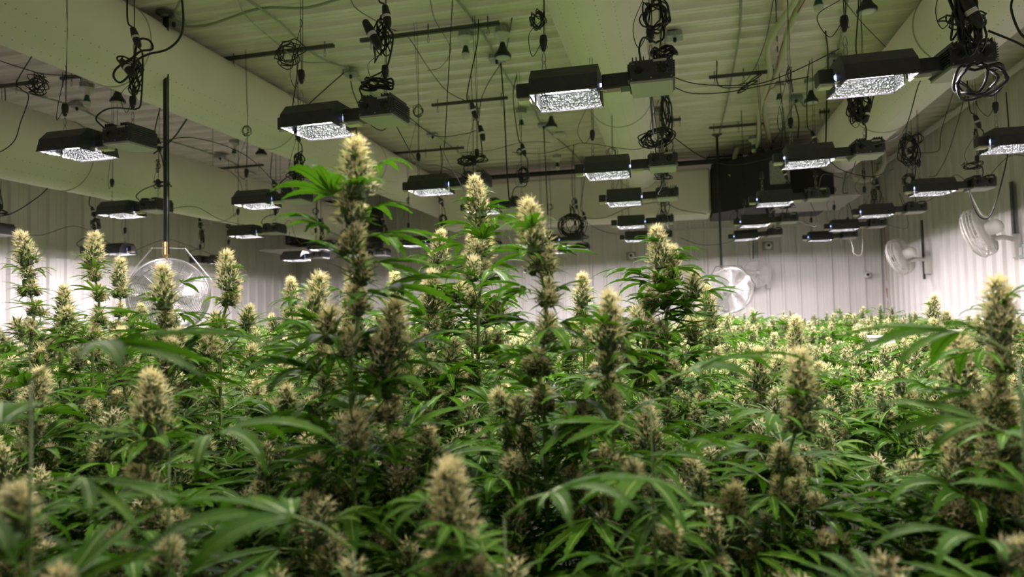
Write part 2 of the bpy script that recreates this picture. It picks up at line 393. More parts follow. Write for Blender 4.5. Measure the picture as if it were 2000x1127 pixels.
for o,r,k,p in LIGHTS:
    l=bpy.data.objects.new('lamp_light',lt if k<9 and r not in(0,6) else ltd); C.objects.link(l); l.parent=o; l.location=(-.10,0,.004)
    l=bpy.data.objects.new('reflector_light',la if k<9 and r not in(0,6) else lad); C.objects.link(l); l.parent=o; l.location=(-.10,0,.028)
# ------------------------------------------------------------------ hangers, coils and cords
def hook(mb,c,s=1.0):
    pts=[(c[0]+.008*s*math.sin(a)*(1.0 if math.cos(a)<0 else .7),c[1],c[2]+.022*s*math.cos(a)) for a in [2*PI*i/14 for i in range(14)]]
    mb.tube(pts,.0018*s,4,closed=True)
def pulley(mb,c,s=1.0):
    mb.lathe([(.006*s,.034*s),(.013*s,.030*s),(.016*s,.012*s),(.013*s,-.01*s),(.006*s,-.030*s)],10,org=c)
    for i in range(-20*0,0): pass
def loops(c,n,rx,rz,seed,squeeze=.5,ry=.012):
    rnd=random.Random(seed); pts=[]
    for k in range(n):
        a0=rnd.uniform(-.4,.4); sx=rx*rnd.uniform(.55,1.1); sz=rz*rnd.uniform(.7,1.1); dx=rnd.uniform(-.25,.25)*rx; dz=rnd.uniform(-.25,.25)*rz
        for j in range(8):
            a=2*PI*j/8
            x=sx*math.sin(a); z=sz*math.cos(a); x,z=x*math.cos(a0)-z*math.sin(a0),x*math.sin(a0)+z*math.cos(a0)
            pts.append(Vector((c[0]+x+dx,c[1]+ry*math.sin(3*a+k),c[2]+z+dz)))
    return pts
def hanger(p,label,seed,style,ztop):
    rnd=random.Random(seed)
    t=thing('rope_hanger',label,'rope hanger',p)
    H=ztop-p.z; pz=rnd.uniform(.07,.10); mb=MB(); hook(mb,(0,0,.012)); hook(mb,(0,0,.045)); mb.build('hook','galv',t)
    mb=MB(); pulley(mb,(0,0,pz+.03)); pl=mb.build('pulley','blackp',t)
    mb=MB(); mb.box(-.0165,.0165,-.004,.004,pz+.012,pz+.018); mb.build('pulley_band','galv',pl)
    mb=MB(); mb.tube([(0,0,pz+.06),(rnd.uniform(-.01,.01),.01,H*.5),(rnd.uniform(-.02,.02),0,H)],.0016,4); 
    mb.tube([(.006,0,pz+.06),(.012,0,H*.6),(.005,0,H)],.0016,4)
    tz=pz+rnd.uniform(.12,.3)
    tail=[(-.006,0,pz+.04),(-.03-.03*rnd.random(),.01,pz-.01),(-.05-.04*rnd.random(),.02,pz+.08),(-.01,.01,tz)]
    mb.tube(smooth_path(tail),.0016,4); mb.build('rope','rope',t)
    mb=MB()
    if style==0: pts=loops((0,0,tz+.06),5,.035,.04,seed)
    elif style==1: pts=loops((0,0,tz+.02),4,.012,.05,seed)
    elif style==3: pts=[(0,0,tz),(.006,0,tz+.02),(0,0,tz+.04)]
    else: pts=loops((-.005,0,tz+.08),7,.026,.028,seed,ry=.02)
    mb.tube(smooth_path(pts,2),.0018,4); 
    mb.build('rope_coil','rope',t)
    return t
def plug(par,a,b,s=1.0):
    # inline twist-lock connector: two black halves with a white band between
    a,b=Vector(a),Vector(b); d=b-a; 
    mb=MB(); mb.tube([a+d*q for q in (0,.05,.3,.45)],[.008*s,.013*s,.017*s,.018*s],10)
    mb.tube([a+d*q for q in (.58,.8,.95,1)],[.018*s,.016*s,.012*s,.008*s],10); mb.build('plug','blackp',par)
    mb=MB(); mb.tube([a+d*.45,a+d*.58],.0165*s,10); mb.build('plug_band','white',par)
def power_cord(o,p,label,seed,ztop,style):
    rnd=random.Random(seed); t=thing('power_cord',label,'power cord',p)
    H=ztop-p.z; x0,y0=.015,-.02
    top=Vector((rnd.uniform(-.04,.04),rnd.uniform(.0,.12),H)); b=Vector((rnd.uniform(-.03,.03),.02,rnd.uniform(.07,.12)))
    pz=rnd.uniform(.24,.36)
    pa=Vector((rnd.uniform(-.03,.02),.0,pz+.11)); pb=pa+Vector((rnd.uniform(.015,.045),0,-.10))
    mb=MB(); mb.tube(smooth_path([top,top*.6+pa*.4+Vector((rnd.uniform(-.05,.05),0,.05)),pa+Vector((-.03,0,.06)),pa]),.0042,5)
    mb.tube(smooth_path([pb,pb+Vector((.02,0,-.05)),b+Vector((.03,0,.03)),b]),.0042,5)
    mb.tube(smooth_path([(-.03,-.12,-.045),(-.035,-.16,-.01),(-.02,-.1,.05),b]),.0038,5)
    mb.build('cord','cord',t)
    mb=MB()
    if style==0: pts=loops(b+Vector((0,0,-.01)),5,.07,.02,seed+5,ry=.02)
    elif style==1: pts=loops(b+Vector((0,0,.10)),8,.045,.055,seed+5,ry=.03)
    else: pts=loops(b+Vector((0,0,.15)),6,.02,.09,seed+5,ry=.02)
    mb.tube(smooth_path(pts,3),.003,5); mb.build('cord_coil','cord',t)
    plug(t,pa,pb)
    return t
for i,(o,r,k,p) in enumerate(LIGHTS):
    yw=o.rotation_euler.z; c,s_=math.cos(yw),math.sin(yw)
    a=p+Vector((-.185*c,-.185*s_,.126)); b=p+Vector((.213*c,.213*s_,.116))
    nm='%s light, %s'%(NTH[k] if k<9 else 'added unseen',ROWS[r])
    hanger(a,'rope hanger on hood of '+nm,i*7+1,3 if p.y<3 and k<9 and p.x<0 else i%3,ZC-.03)
    power_cord(o,b,'plugged cord on '+nm,i*11+3,ZC-.03,i%3)
    hanger(b+Vector((0,.015,0)),'rope hanger on ballast of '+nm,i*13+5,(i+1)%3,ZC-.03)
# signal wires sagging between neighbouring lights
def cable(name,pts,r,m,label,cat,group=None,k=6,n=5):
    mb=MB(); pts=[Vector(p) for p in pts]; o0=pts[0].copy(); mb.tube(smooth_path([p-o0 for p in pts],k),r,n); o=mb.build(name,m,None,True,o0)
    return tag(o,label,cat,group)
byrow={}
for o,r,k,p in SEEN: byrow.setdefault(r,[]).append((k,p))
for r,L in byrow.items():
    for (k,a),(k2,b) in zip(L,L[1:]):
        if (a-b).length>2.6: continue
        rnd=random.Random(r*10+k); A=a+Vector((.2,.12,.05)); B=b+Vector((.2,-.13,.05)); m=(A+B)/2+Vector((rnd.uniform(-.15,.15),0,rnd.uniform(-.18,.22)))
        q=A.lerp(B,.25)+Vector((0,0,rnd.uniform(-.12,.2)))
        cable('signal_wire',[A,q,m,B],.0024,'cord','wire from %s to %s light, %s'%(NTH[k],NTH[k2],ROWS[r]),'wire','signal wires between the grow lights')
# hand placed cables (pixel paths laid on the vertical plane where each cable hangs)
def pc(Y,px,r,label,m='cord',name='hanging_cable',cat='cable',yj=0):
    P=[aty(x,y,Y+yj*i) for i,(x,y) in enumerate(px)]
    P=[p if p.z<ZC-.03 else atz(x,y,1.97) for p,(x,y) in zip(P,px)]
    return cable(name,P,r,m,label,cat)
pc(2.6,[(353,-30),(358,40),(350,75),(325,97),(290,106),(268,118),(258,140),(236,161),(222,150),(228,133),(258,113),(275,100),(297,96),(293,80),(275,76),(266,92),(262,120),(255,135)],.0052,'thick black cord with loose knot hanging before the upper left duct')
pc(2.6,[(240,112),(232,120),(229,112),(240,110),(258,118)],.004,'short cord curl beside the knotted thick cord at upper left')
pc(2.62,[(62,110),(33,160),(42,175),(56,190),(40,240),(28,275),(0,297),(-40,310)],.0024,'thin black rope drooping from the left rope coil out of frame')
pc(4.3,[(105,255),(107,330),(95,365),(60,395),(20,418),(-20,425)],.0042,'black cord sagging over the lower left duct to the frame edge')
pc(3.6,[(-20,112),(40,132),(90,145),(158,148)],.0035,'black wire running across the upper left ceiling')
pc(4.2,[(365,232),(345,262),(328,280),(300,300)],.0055,'short thick cord slanting behind the nearest left ballast')
pc(4.9,[(235,0),(270,112),(330,182)],.0022,'straight thin wire slanting over the upper left duct')
pc(4.3,[(450,-12),(465,0),(480,30),(530,75),(585,118),(640,122),(668,128),(685,145)],.0038,'pale conduit-like cable crossing to the junction box', 'conduit')
pc(4.4,[(685,0),(700,20),(760,55),(795,70),(835,130),(870,175),(905,195),(925,197)],.0028,'long black wire draped across the ceiling centre')
pc(3.9,[(800,230),(850,265),(905,262),(930,255)],.0024,'black wire sagging right of the second front ballast')
pc(4.8,[(590,215),(640,170),(672,142)],.0048,'thick black cord rising to the ceiling junction box left of centre')
pc(5.0,[(685,158),(690,180),(705,215),(720,240),(745,255),(760,243)],.0044,'black cord dropping from the junction box behind the ballast')
pc(3.4,[(1308,148),(1355,163),(1420,167),(1485,163),(1560,135),(1640,95)],.0026,'black wire strung from the centre ballast toward the bright right light')
pc(3.4,[(1305,165),(1350,182),(1420,180),(1500,165),(1580,150)],.0026,'second black wire strung beneath the centre to right wire')
pc(5.0,[(1318,270),(1360,300),(1400,318),(1440,322),(1500,310),(1560,290)],.0036,'black cable sagging from the cord ball toward the right lights')
pc(4.9,[(1000,297),(1060,300),(1120,283),(1150,280),(1230,292),(1260,288)],.0022,'thin black wire dipping left of the central duct lights')
pc(5.0,[(900,298),(960,293),(1010,280),(1050,277),(1075,278)],.0022,'thin black wire across the middle left of the duct')
pc(7.6,[(1130,425),(1180,425),(1230,405),(1290,395),(1330,410),(1380,418)],.0035,'black cable sagging under the cross plenum')
pc(8.3,[(1140,432),(1180,452),(1220,456),(1290,440)],.003,'second black cable drooping below the cross plenum')
pc(8.4,[(1330,465),(1370,478),(1420,474),(1470,452),(1500,440)],.003,'black cable drooping on the right below the plenum')
pc(2.9,[(1985,-20),(1975,15),(1990,60),(2010,80)],.0045,'black cord at the top right corner')
pc(2.75,[(1930,60),(1990,85),(2030,110)],.004,'black cable leaving the front right ballast out of frame')
pc(5.4,[(1965,180),(1970,280),(1955,360),(1935,420),(1915,425),(1900,400),(1893,370)],.0045,'black cord looping down beside the right wall fan')
pc(5.4,[(1893,372),(1905,398),(1918,420),(1930,425)],.004,'white cord with end cap hanging beside the right wall fan','white')
pc(5.9,[(1872,150),(1840,250),(1835,290),(1820,298),(1790,298)],.0028,'thin black cord down to the right wall row cords')
pc(5.9,[(1890,170),(1855,290),(1830,340),(1815,345)],.0026,'thin dark wire slanting before the right wall')
pc(4.9,[(1745,330),(1700,345),(1640,330),(1610,300)],.003,'black wire sagging behind the second right light')
pc(8.6,[(1655,455),(1665,480),(1668,495),(1682,497),(1685,470),(1683,440)],.004,'white cord loop hanging below the far right light','white')
pc(6.2,[(840,0),(850,40),(880,95),(862,130),(835,138)],.0024,'thin wire arc left of the ceiling bulb pair')
pc(5.3,[(1000,35),(985,110),(955,160),(940,195),(935,240)],.0038,'black double cord from the flood bulb box, left strand')
pc(5.3,[(978,118),(985,220),(990,330),(995,400)],.006,'black double cord from the flood bulb box, straight strand')
pc(6.6,[(1062,250),(1066,330),(1070,420)],.0055,'straight black cord dropping from the far junction box')
pc(3.0,[(885,-20),(870,260),(868,300),(905,370),(945,470)],.0022,'very thin grey wire hanging left of the bud beside the centre','rope')
pc(6.9,[(1545,155),(1552,200),(1560,235),(1558,270)],.006,'black cord dropping behind the bright right light')
pc(5.6,[(1612,60),(1617,110),(1615,190),(1612,300)],.006,'straight black cord behind the bright right light reflector')
pc(4.8,[(1640,-10),(1680,40),(1730,92)],.0026,'taut wire slanting down to the bright right hood')
pc(6.0,[(1515,0),(1520,120),(1530,230),(1535,280)],.004,'thin black rope left of the bright right light')
pc(6.0,[(1510,0),(1495,80),(1470,140),(1445,165),(1400,168)],.003,'black rope curving to the small wire bundle on the right')
pc(5.2,[(1400,118),(1405,168),(1460,170),(1440,182),(1475,150),(1485,148),(1440,178),(1480,158),(1445,165)],.0045,'small bundled black cord right of the centre ballast')
for i,(Y,x,y,rx,rz,n,rr,lb) in enumerate([(2.6,1908,155,.085,.055,4,.0052,'large looped black cord hanging under the front right ballast'),(2.62,1885,25,.03,.13,12,.004,'thick bundle of black cords above the front right ballast'),
      (4.05,1285,268,.09,.045,12,.0036,'tangled ball of black cord above the second central ballast'),(2.6,565,105,.062,.05,7,.0022,'round coil of thin black rope above the second front light'),
      (2.6,72,165,.048,.05,7,.0022,'round coil of thin black rope above the front left light'),(2.55,1050,40,.028,.03,7,.0022,'small tight coil of thin rope above the centre light'),
      (2.55,1297,103,.04,.018,5,.0045,'bundled black cord on the centre ballast'),(2.62,735,165,.075,.02,5,.0048,'long looped black cord on the second front ballast'),
      (4.1,1672,205,.03,.09,12,.004,'dense hanging bundle of black cords below the bright right light'),(4.1,915,315,.07,.025,6,.004,'looped cord on the ballast left of centre'),
      (7.2,1115,440,.12,.12,14,.004,'tangle of cords behind the centre left plants'),(5.6,1775,290,.06,.12,10,.0035,'tangle of cords above the far right row light'),
      (4.2,583,330,.03,.12,7,.004,'hanging tangle of cords left of the tallest plant'),(7.0,965,480,.10,.06,8,.004,'ball of black cord between two centre buds')]):
    c=aty(x,y,Y); mb=MB(); mb.tube(smooth_path(loops((0,0,0),n,rx,rz,90+i,ry=.025),3),rr,5); tag(mb.build('cord_coil','cord',None,True,c),lb,'cord coil')
for i,(Y,a,b,lb) in enumerate([(2.6,(236,118),(262,148),'black inline plug with grey band tangled in the upper left cord'),(2.6,(712,40),(742,95),'black twist lock plug with white band above the second front ballast'),
      (2.6,(1878,-10),(1916,55),'large black twist lock plug with white band at top right'),(4.1,(937,245),(945,275),'black plug with white band hanging left of the central duct'),
      (4.1,(1695,205),(1690,240),'black plug with white band in the bundle below the bright right light')]):
    t=thing('cord_plug',lb,'plug',aty(*a,Y)); plug(t,(0,0,0),aty(*b,Y)-aty(*a,Y),1.15 if Y<3 else 1)
# ------------------------------------------------------------------ ceiling fittings
ZS=2.0
def on_ceil(px,py,dz=0): 
    p=atz(px,py,ZS-dz); return p
def jbox(px,py,label):
    p=on_ceil(px,py,.06); t=thing('junction_box',label,'junction box',(p.x,p.y,ZC))
    mb=MB(); mb.box(-.05,.05,-.05,.05,-.055,-.022,ch=.004); mb.box(-.057,.057,-.057,.057,-.058,-.054); mb.build('steel_box','galv',t)
    mb=MB(); mb.lathe([(.012,0),(.012,-.02),(.008,-.03)],8,org=(0,0,-.058)); mb.build('cord_grip','blackp',t)
    return p
JB=[((150,210),'grey junction box over the front left light'),((685,147),'grey junction box over the second front light'),((845,266),'grey junction box above the mid left lights'),
 ((970,118),'grey junction box behind the black flood bulb'),((1062,247),'grey junction box beyond the two centre bulbs'),((1318,75),'grey junction box over the centre ballast cord'),((1290,222),'grey junction box at the far edge of the central duct'),
 ((1630,118),'grey junction box over the bright right light'),((1555,195),'grey junction box behind the far right flood bulb'),((340,45),'grey junction box at the top of the upper left duct'),
 ((430,308),'grey junction box above the lower left duct'),((1470,305),'grey junction box near the cream pipes')]
jp=[jbox(x,y,l) for (x,y),l in JB]
def conduit(pts,label):
    cable('ceiling_conduit',[Vector((p[0],p[1],ZC-.035+(.01*((i%2)))) ) for i,p in enumerate(pts)],.009,'conduit',label,'conduit',k=4,n=6)
def cp(*px): return [on_ceil(x,y,.035) for x,y in px]
conduit(cp((470,-10),(545,45),(600,95),(640,122),(672,130),(690,145),(760,215),(845,262),(900,300),(960,345)),'pale conduit bending through the boxes left of centre')
conduit(cp((885,-10),(930,50),(955,85),(970,118),(1000,165),(1040,210),(1062,247),(1120,300),(1160,345)),'pale conduit running to the flood bulb box and away')
conduit(cp((360,-15),(340,45),(400,50),(505,20),(600,15),(680,-5)),'pale conduit crossing the ceiling at top left')
conduit(cp((0,165),(60,185),(150,210),(230,250),(330,275),(430,308),(500,340)),'pale conduit over the left lights')
conduit(cp((1655,0),(1630,118),(1590,150),(1575,210),(1555,195),(1530,250),(1500,290)),'pale conduit behind the bright right light')
conduit(cp((1447,0),(1445,60),(1435,120),(1420,200),(1405,260)),'pale conduit between centre and cream pipes')
conduit(cp((1290,0),(1300,75),(1290,222),(1285,290)),'pale conduit along the central duct')
def holder(par,mount=True):
    mb=MB(); mb.lathe([(.052,0),(.052,-.04),(.048,-.042)],8,org=(0,0,-.02)); mb.build('octagon_box','galv',par)
    mb=MB(); mb.lathe([(.058,-.062),(.058,-.070),(.045,-.082),(.026,-.09),(.024,-.12),(.0001,-.121)],18); mb.build('lamp_holder','white',par,True)
def bulb_green(px,py,label):
    p=on_ceil(px,py,.06); t=thing('ceiling_bulb',label,'bulb',(p.x,p.y,ZC)); holder(t)
    mb=MB(); mb.lathe([(.014,-.118),(.017,-.13),(.026,-.165),(.029,-.175)],14); mb.build('bulb_collar','greenb',t,True)
    mb=MB(); mb.lathe([(.029,-.175),(.030,-.19),(.024,-.208),(.012,-.218),(.0001,-.22)],14); mb.build('globe','globe',t,True)
def bulb_par(px,py,label):
    p=on_ceil(px,py,.06); t=thing('flood_bulb',label,'bulb',(p.x,p.y,ZC)); holder(t)
    mb=MB(); mb.lathe([(.014,-.118),(.020,-.135),(.024,-.15),(.036,-.18),(.055,-.205),(.059,-.215),(.057,-.225),(.052,-.228)],18); mb.build('bulb_body','blackp',t,True)
    mb=MB(); mb.lathe([(.052,-.2275),(.03,-.234),(.0001,-.236)],18); mb.build('lens','globe',t,True)
bulb_green(170,172,'small green collared bulb on the ceiling at far left'); bulb_par(230,160,'black flood bulb beside the far left green bulb')
bulb_green(909,73,'green collared bulb on the ceiling left of centre'); bulb_par(981,66,'black flood bulb on the ceiling left of the central duct')
bulb_green(1018,222,'small green bulb farther back left of the duct'); bulb_par(1076,215,'small black flood bulb farther back left of the duct')
bulb_green(1597,-25,'green collared bulb at the top edge above the bright right light'); bulb_par(1691,-30,'black flood bulb at the top edge right of the green bulb')
bulb_green(1521,170,'green bulb beside the cream pipes'); bulb_par(1583,163,'black flood bulb behind the bright right reflector')
bulb_green(457,280,'green bulb behind the two left ducts'); bulb_par(510,272,'black flood bulb between the two left ducts')
bulb_green(1088,308,'tiny green bulb near the far ceiling'); bulb_green(1472,272,'tiny green bulb beside the cream pipes at the back')
p=on_ceil(1093,258,.02); t=thing('smoke_detector','round white smoke detector on the ceiling left of the duct','smoke detector',(p.x,p.y,ZC))
mb=MB(); mb.lathe([(.05,0),(.05,-.03),(.04,-.03)],8,org=(0,0,-.015)); mb.build('mounting_box','galv',t); mb=MB(); mb.lathe([(.065,-.04),(.07,-.055),(.05,-.075),(.02,-.085),(.0001,-.085)],18); mb.build('cover','white',t,True)
def strut(xa,ya,xb,yb,label):
    a,b=on_ceil(xa,ya,.04),on_ceil(xb,yb,.04); y=(a.y+b.y)/2
    mb=MB(); mb.box(0,b.x-a.x,-.013,.013,-.012,-.009); mb.box(0,b.x-a.x,-.013,-.010,-.012,.012); mb.box(0,b.x-a.x,.010,.013,-.012,.012)
    for q in (.08,.5,.92):
        x=(b.x-a.x)*q; mb.tube([(x,0,.06),(x,0,-.03)],.004,5); hook(mb,(x,0,-.05))
    tag(mb.build('ceiling_strut','strut',None,False,(a.x,y,ZC-.06)),label,'strut')
for s in [(440,110,652,83,'dark steel strut on the ceiling above the second front light'),(703,73,976,40,'long dark strut left of the ceiling bulb pair'),(845,203,990,185,'short dark strut behind the centre left wires'),
  (760,298,905,284,'dark strut above the centre left light'),(-10,165,75,155,'dark strut at the far left ceiling'),(120,149,160,143,'short dark strut under the upper left duct'),
  (1385,145,1520,135,'dark strut right of the central duct'),(1300,232,1330,229,'tiny dark strut at the central duct edge'),(600+440,190,1000+150,178,'dark strut behind the centre light hood'),
  (1385,245,1500,238,'dark strut near the cream pipes'),(1600,215,1620,214,'tiny strut behind the right duct'),(400,326,520,321,'dark strut between the left ducts, far back'),(1380,305,1450,300,'far dark strut before the black air handler')]: strut(*s)
# cream wrapped pipes with red wires
def ceilpath(px,dz): return [atz(x,y,ZS-dz) for x,y in px]
PA=[(1575,-20),(1566,0),(1541,57),(1527,108),(1510,159),(1495,182),(1493,216),(1501,264),(1507,298),(1512,312)]
PB=[(1560,-20),(1549,8),(1515,57),(1501,88),(1501,117),(1504,142),(1493,182),(1483,216),(1483,256),(1480,293),(1501,315)]
cable('insulated_pipe',ceilpath(PA,.10),.022,'pipe','cream wrapped pipe under the ceiling, right one of the pair','pipe',n=10)
cable('insulated_pipe',ceilpath(PB,.15),.020,'pipe','cream wrapped pipe under the ceiling, left one of the pair','pipe',n=10)
cable('insulated_pipe',[aty(x,y,8.0) for x,y in [(1665,308),(1665,335),(1668,347),(1690,352),(1715,340),(1727,318),(1724,296)]],.026,'pipe','cream pipe loop hanging beside the right duct end','pipe',n=10)
cable('insulated_pipe',[aty(x,y,8.3) for x,y in [(1440,290),(1435,310),(1434,335),(1425,345)]],.028,'pipe','short cream pipe dropping into the black air handler','pipe',n=10)
cable('insulated_pipe',[aty(x,y,8.5) for x,y in [(1437,292),(1470,282),(1500,280)]],.024,'pipe','short level cream pipe at the back ceiling','pipe',n=10)
for i,(jx,lb) in enumerate(((6,'red wire wound along the right cream pipe'),(-6,'red wire wound along the left cream pipe'))):
    src=PA if i==0 else PB
    cable('red_wire',[atz(x+jx*math.sin(q*1.7+i),y,ZS-.06-.1*(q%2)) for q,(x,y) in enumerate(src)],.004,'red',lb,'wire')
# poles
def pole(px,py,pxb,pyb,r,label,brass=False):
    a=on_ceil(px,py,.02); q=aty(pxb,pyb,a.y); L=ZC-q.z
    t=thing('drop_pole',label,'pole',(a.x,a.y,ZC)); mb=MB(); mb.tube([(0,0,-.02),(0,0,-L)],r,10); mb.build('pipe','blackp',t,True)
    mb=MB(); mb.lathe([(.055,-.022),(.055,-.03),(.03,-.036),(.024,-.05)],16); mb.build('flange','strut',t)
    if brass: 
        mb=MB(); mb.lathe([(r*1.3,-L+.05),(r*1.4,-L+.02),(r*1.2,-L+.015),(r*1.3,-L-.03),(r*.8,-L-.05)],10); mb.build('fitting','brass',t)
    return Vector((a.x,a.y,q.z))
pe=pole(322,25,326,488,.0115,'black drop pole holding the drum fan at left',True)
mb=MB(); mb.tube([Vector((.022,.0,0)),Vector((.024,0,-(ZC-pe.z)+.0))],.005,6); tag(mb.build('pole_cable','cord',None,True,(pe.x,pe.y,ZC-.03)),'black cable strapped beside the left drop pole','cable')
pr_=pole(1400,262,1421,522,.0135,'black drop pole holding the round fan by the back wall')
# ------------------------------------------------------------------ fans
def fan(par,R,depth,wires=14,blades=3,drum=False,wirer=.0016,fb='white',wm='wire',bm='blade'):
    # face towards -y, centre at origin
    mb=MB(); N=40
    for i in range(1,wires+1):
        rr=R*i/wires; y=-depth*(.5+.5*math.sqrt(max(0,1-(i/wires)**2)))+depth*.0
        mb.tube([(rr*math.cos(a),y+depth*.45,rr*math.sin(a)) for a in [2*PI*j/N for j in range(N)]],wirer,3,closed=True)
    for j in range(8):
        a=2*PI*j/8; mb.tube([(math.cos(a)*R*q,-depth*(.5+.5*math.sqrt(max(0,1-q*q)))+depth*.45,math.sin(a)*R*q) for q in (0.1,.35,.6,.8,.95,1)],wirer*1.3,3)
    mb.build('front_grille',wm,par,True)
    mb=MB()
    for k in (0,1,2,3):
        rr=R*(1,1.005,1.0,.97)[k]; mb.tube([(rr*math.cos(a),depth*(-.05+.18*k),rr*math.sin(a)) for a in [2*PI*j/N for j in range(N)]],wirer*(3 if k in(0,) else 1.2),4,closed=True)
    for i in range(1,wires,1):
        rr=R*i/wires; mb.tube([(rr*math.cos(a),depth*(.55+.1*(1-i/wires)),rr*math.sin(a)) for a in [2*PI*j/N for j in range(N)]],wirer,3,closed=True)
    for j in range(16):
        a=2*PI*j/16; mb.tube([(math.cos(a)*R,-depth*.05,math.sin(a)*R),(math.cos(a)*R*.98,depth*.5,math.sin(a)*R*.98),(math.cos(a)*R*.3,depth*.63,math.sin(a)*R*.3)],wirer,3)
    mb.build('rear_grille',wm,par,True)
    for b in range(blades):
        mb=MB(); P=[]
        for q in (.16,.35,.6,.88):
            for e in (-1,0,1):
                a=2*PI*b/blades+e*(.30+.45*q)*.9; P.append((math.cos(a)*R*q,depth*.25+e*depth*.16,math.sin(a)*R*q))
        for i in range(3):
            for j in range(2):
                A=i*3+j; mb.quad(P[A],P[A+1],P[A+4],P[A+3])
        mb.build('fan_blade',bm,par,True)
    mb=MB(); mb.lathe([(.0001,-depth*.56),(R*.12,-depth*.55),(R*.13,-depth*.48)],16,axis='y'); mb.build('badge','galv',par)
    mb=MB(); mb.lathe([(R*.15,depth*.1),(R*.16,depth*.45),(R*.27,depth*.6),(R*.29,depth*1.0),(R*.27,depth*1.35),(R*.15,depth*1.5)],16,axis='y'); mb.build('motor',fb,par,True)
f=aty(330,578,pe.y+.05)
t=thing('drum_fan','large chrome caged drum fan hanging behind the left plants','fan',f,Euler((0.12,0,math.radians(38))))
fan(t,.235,.17,wires=26,wirer=.0028)
for s in (-1,1):
    mb=MB(); pts=[(s*.24,.02,0),(s*.245,.02,.10),(s*.09,.02,.30),(0,.02,.30)]
    for a,b in zip(pts,pts[1:]): mb.quad((a[0],-.015,a[2]),(b[0],-.015,b[2]),(b[0],.045,b[2]),(a[0],.045,a[2])); mb.quad((a[0]+s*.004,.045,a[2]),(b[0]+s*.004,.045,b[2]+.004),(b[0]+s*.004,-.015,b[2]+.004),(a[0]+s*.004,-.015,a[2]))
    mb.build('yoke_arm','white',t)
f=aty(1426,567,pr_.y-.02)
t=thing('hanging_fan','round chrome hanging fan on a pole before the back wall','fan',f,Euler((0.1,0,math.radians(8))))
fan(t,.245,.16,wires=22,wirer=.0022)
mb=MB(); mb.tube([(-.26,0,0),(-.27,0,.06),(-.15,0,.265),(0,0,.275),(.12,0,.265),(.27,0,.06),(.26,0,-.02)],.006,6); mb.build('yoke','strut',t)
def wall_fan(px,py,X,Y,label,yaw,R=.205,cord=True):
    # wall bracket at (X,Y), head at the pixel
    if X is not None: base=atx(px[0],px[1],X-.03); n=Vector((-1,0,0))
    else: base=aty(px[0],px[1],Y-.03); n=Vector((0,-1,0))
    t=thing('wall_fan',label,'fan',base)
    mb=MB(); mb.box(-.03,.03,-.03,.03,-.11,.09,ch=.006); br=mb.build('wall_bracket','white',t)
    h=Vector(py); mb=MB(); mb.tube(smooth_path([(0,0,.05),h*.35+Vector((0,0,.06)),h*.75+Vector((0,0,-.02))],4),.018,8); mb.build('bracket_arm','white',t,True)
    hd=ob('fan_head',None,t,h,Euler((math.radians(-8),0,yaw)))
    fan(hd,R,.13,wires=16,wirer=.0013); 
    return t
def flat_fan(px,h,X,Y,label,yaw,pitch=0,R=.205):
    base=atx(px[0],px[1],X-.03) if X is not None else aty(px[0],px[1],Y-.03)
    h=Vector(h); t=thing('wall_fan',label,'fan',base)
    mb=MB(); mb.box(-.03,.03,-.03,.03,-.11,.09,ch=.006); mb.build('wall_bracket','white',t)
    mb=MB(); mb.tube(smooth_path([(0,0,.04),h*.35+Vector((0,0,.03)),h*.8+Vector((0,0,-.05))],4),.02,8); mb.build('bracket_arm','white',t,True)
    tmp=ob('tmp',None); fan(tmp,R,.13,wires=18,wirer=.0026,wm='white',bm='white')
    mt=Matrix.Translation(h)@Euler((pitch,0,yaw)).to_matrix().to_4x4()
    for c in list(tmp.children): c.parent=t; c.matrix_local=mt
    bpy.data.objects.remove(tmp)
    return t
flat_fan((1812,516),(-.30,-.02,.09),X1,None,'white wall fan on the right wall nearest the back corner',math.radians(-133),pitch=.3)
flat_fan((1985,478),(-.32,-.08,.10),X1,None,'white wall fan on the right wall nearest the frame edge',math.radians(-129),pitch=.3)
flat_fan((1500,548),(-.17,-.25,.10),None,Y1,'white wall fan on the back wall behind the hanging fan',math.radians(4),R=.19)
flat_fan((505,582),(-.10,-.2,.03),None,Y1,'white wall fan near the back left corner',math.radians(-40),R=.2)
for px,py,pyb,lb in ((1975,355,478,'slotted steel strip above the nearer right wall fan'),(1800,430,545,'slotted steel strip above the far right wall fan')):
    a=atx(px,py,X1-.03); b=atx(px+8,pyb,X1-.03); mb=MB(); L=a.z-b.z
    mb.box(-.008,.008,-.02,.02,-L,0); 
    for i in range(int(L/.06)): mb.box(-.011,-.008,-.006,.006,-.03-i*.06-.02,-.03-i*.06)
    tag(mb.build('mounting_strip','strut',None,False,a),lb,'bracket')
a=aty(1476,472,Y1-.03); mb=MB(); mb.box(-.03,.03,-.004,.01,-.28,0); mb.box(-.012,.012,-.007,-.004,-.05,-.03); mb.box(-.012,.012,-.007,-.004,-.14,-.12); mb.box(-.012,.012,-.007,-.004,-.22,-.20); tag(mb.build('mounting_plate','galv',None,False,a),'grey slotted plate above the back wall fan','bracket')
def camera_(px,py,label,plate=True):
    a=aty(px,py,Y1-.03); t=thing('security_camera',label,'camera',a)
    if plate: mb=MB(); mb.box(-.07,.07,0,.02,-.06,.06,ch=.004); mb.build('back_plate','galv',t)
    mb=MB(); mb.lathe([(.045,0),(.05,-.02),(.046,-.05),(.03,-.075),(.02,-.078)],18,axis='y'); mb.build('housing','white',t,True)
    mb=MB(); mb.lathe([(.02,-.079),(.0001,-.082)],12,axis='y'); mb.build('lens','blackp',t)
camera_(1500,480,'small round camera on grey plate under the far right lights'); camera_(1692,537,'small white dome camera low on the back wall near the right corner',False); camera_(1233,500,'small white camera on the back wall under the central lights')
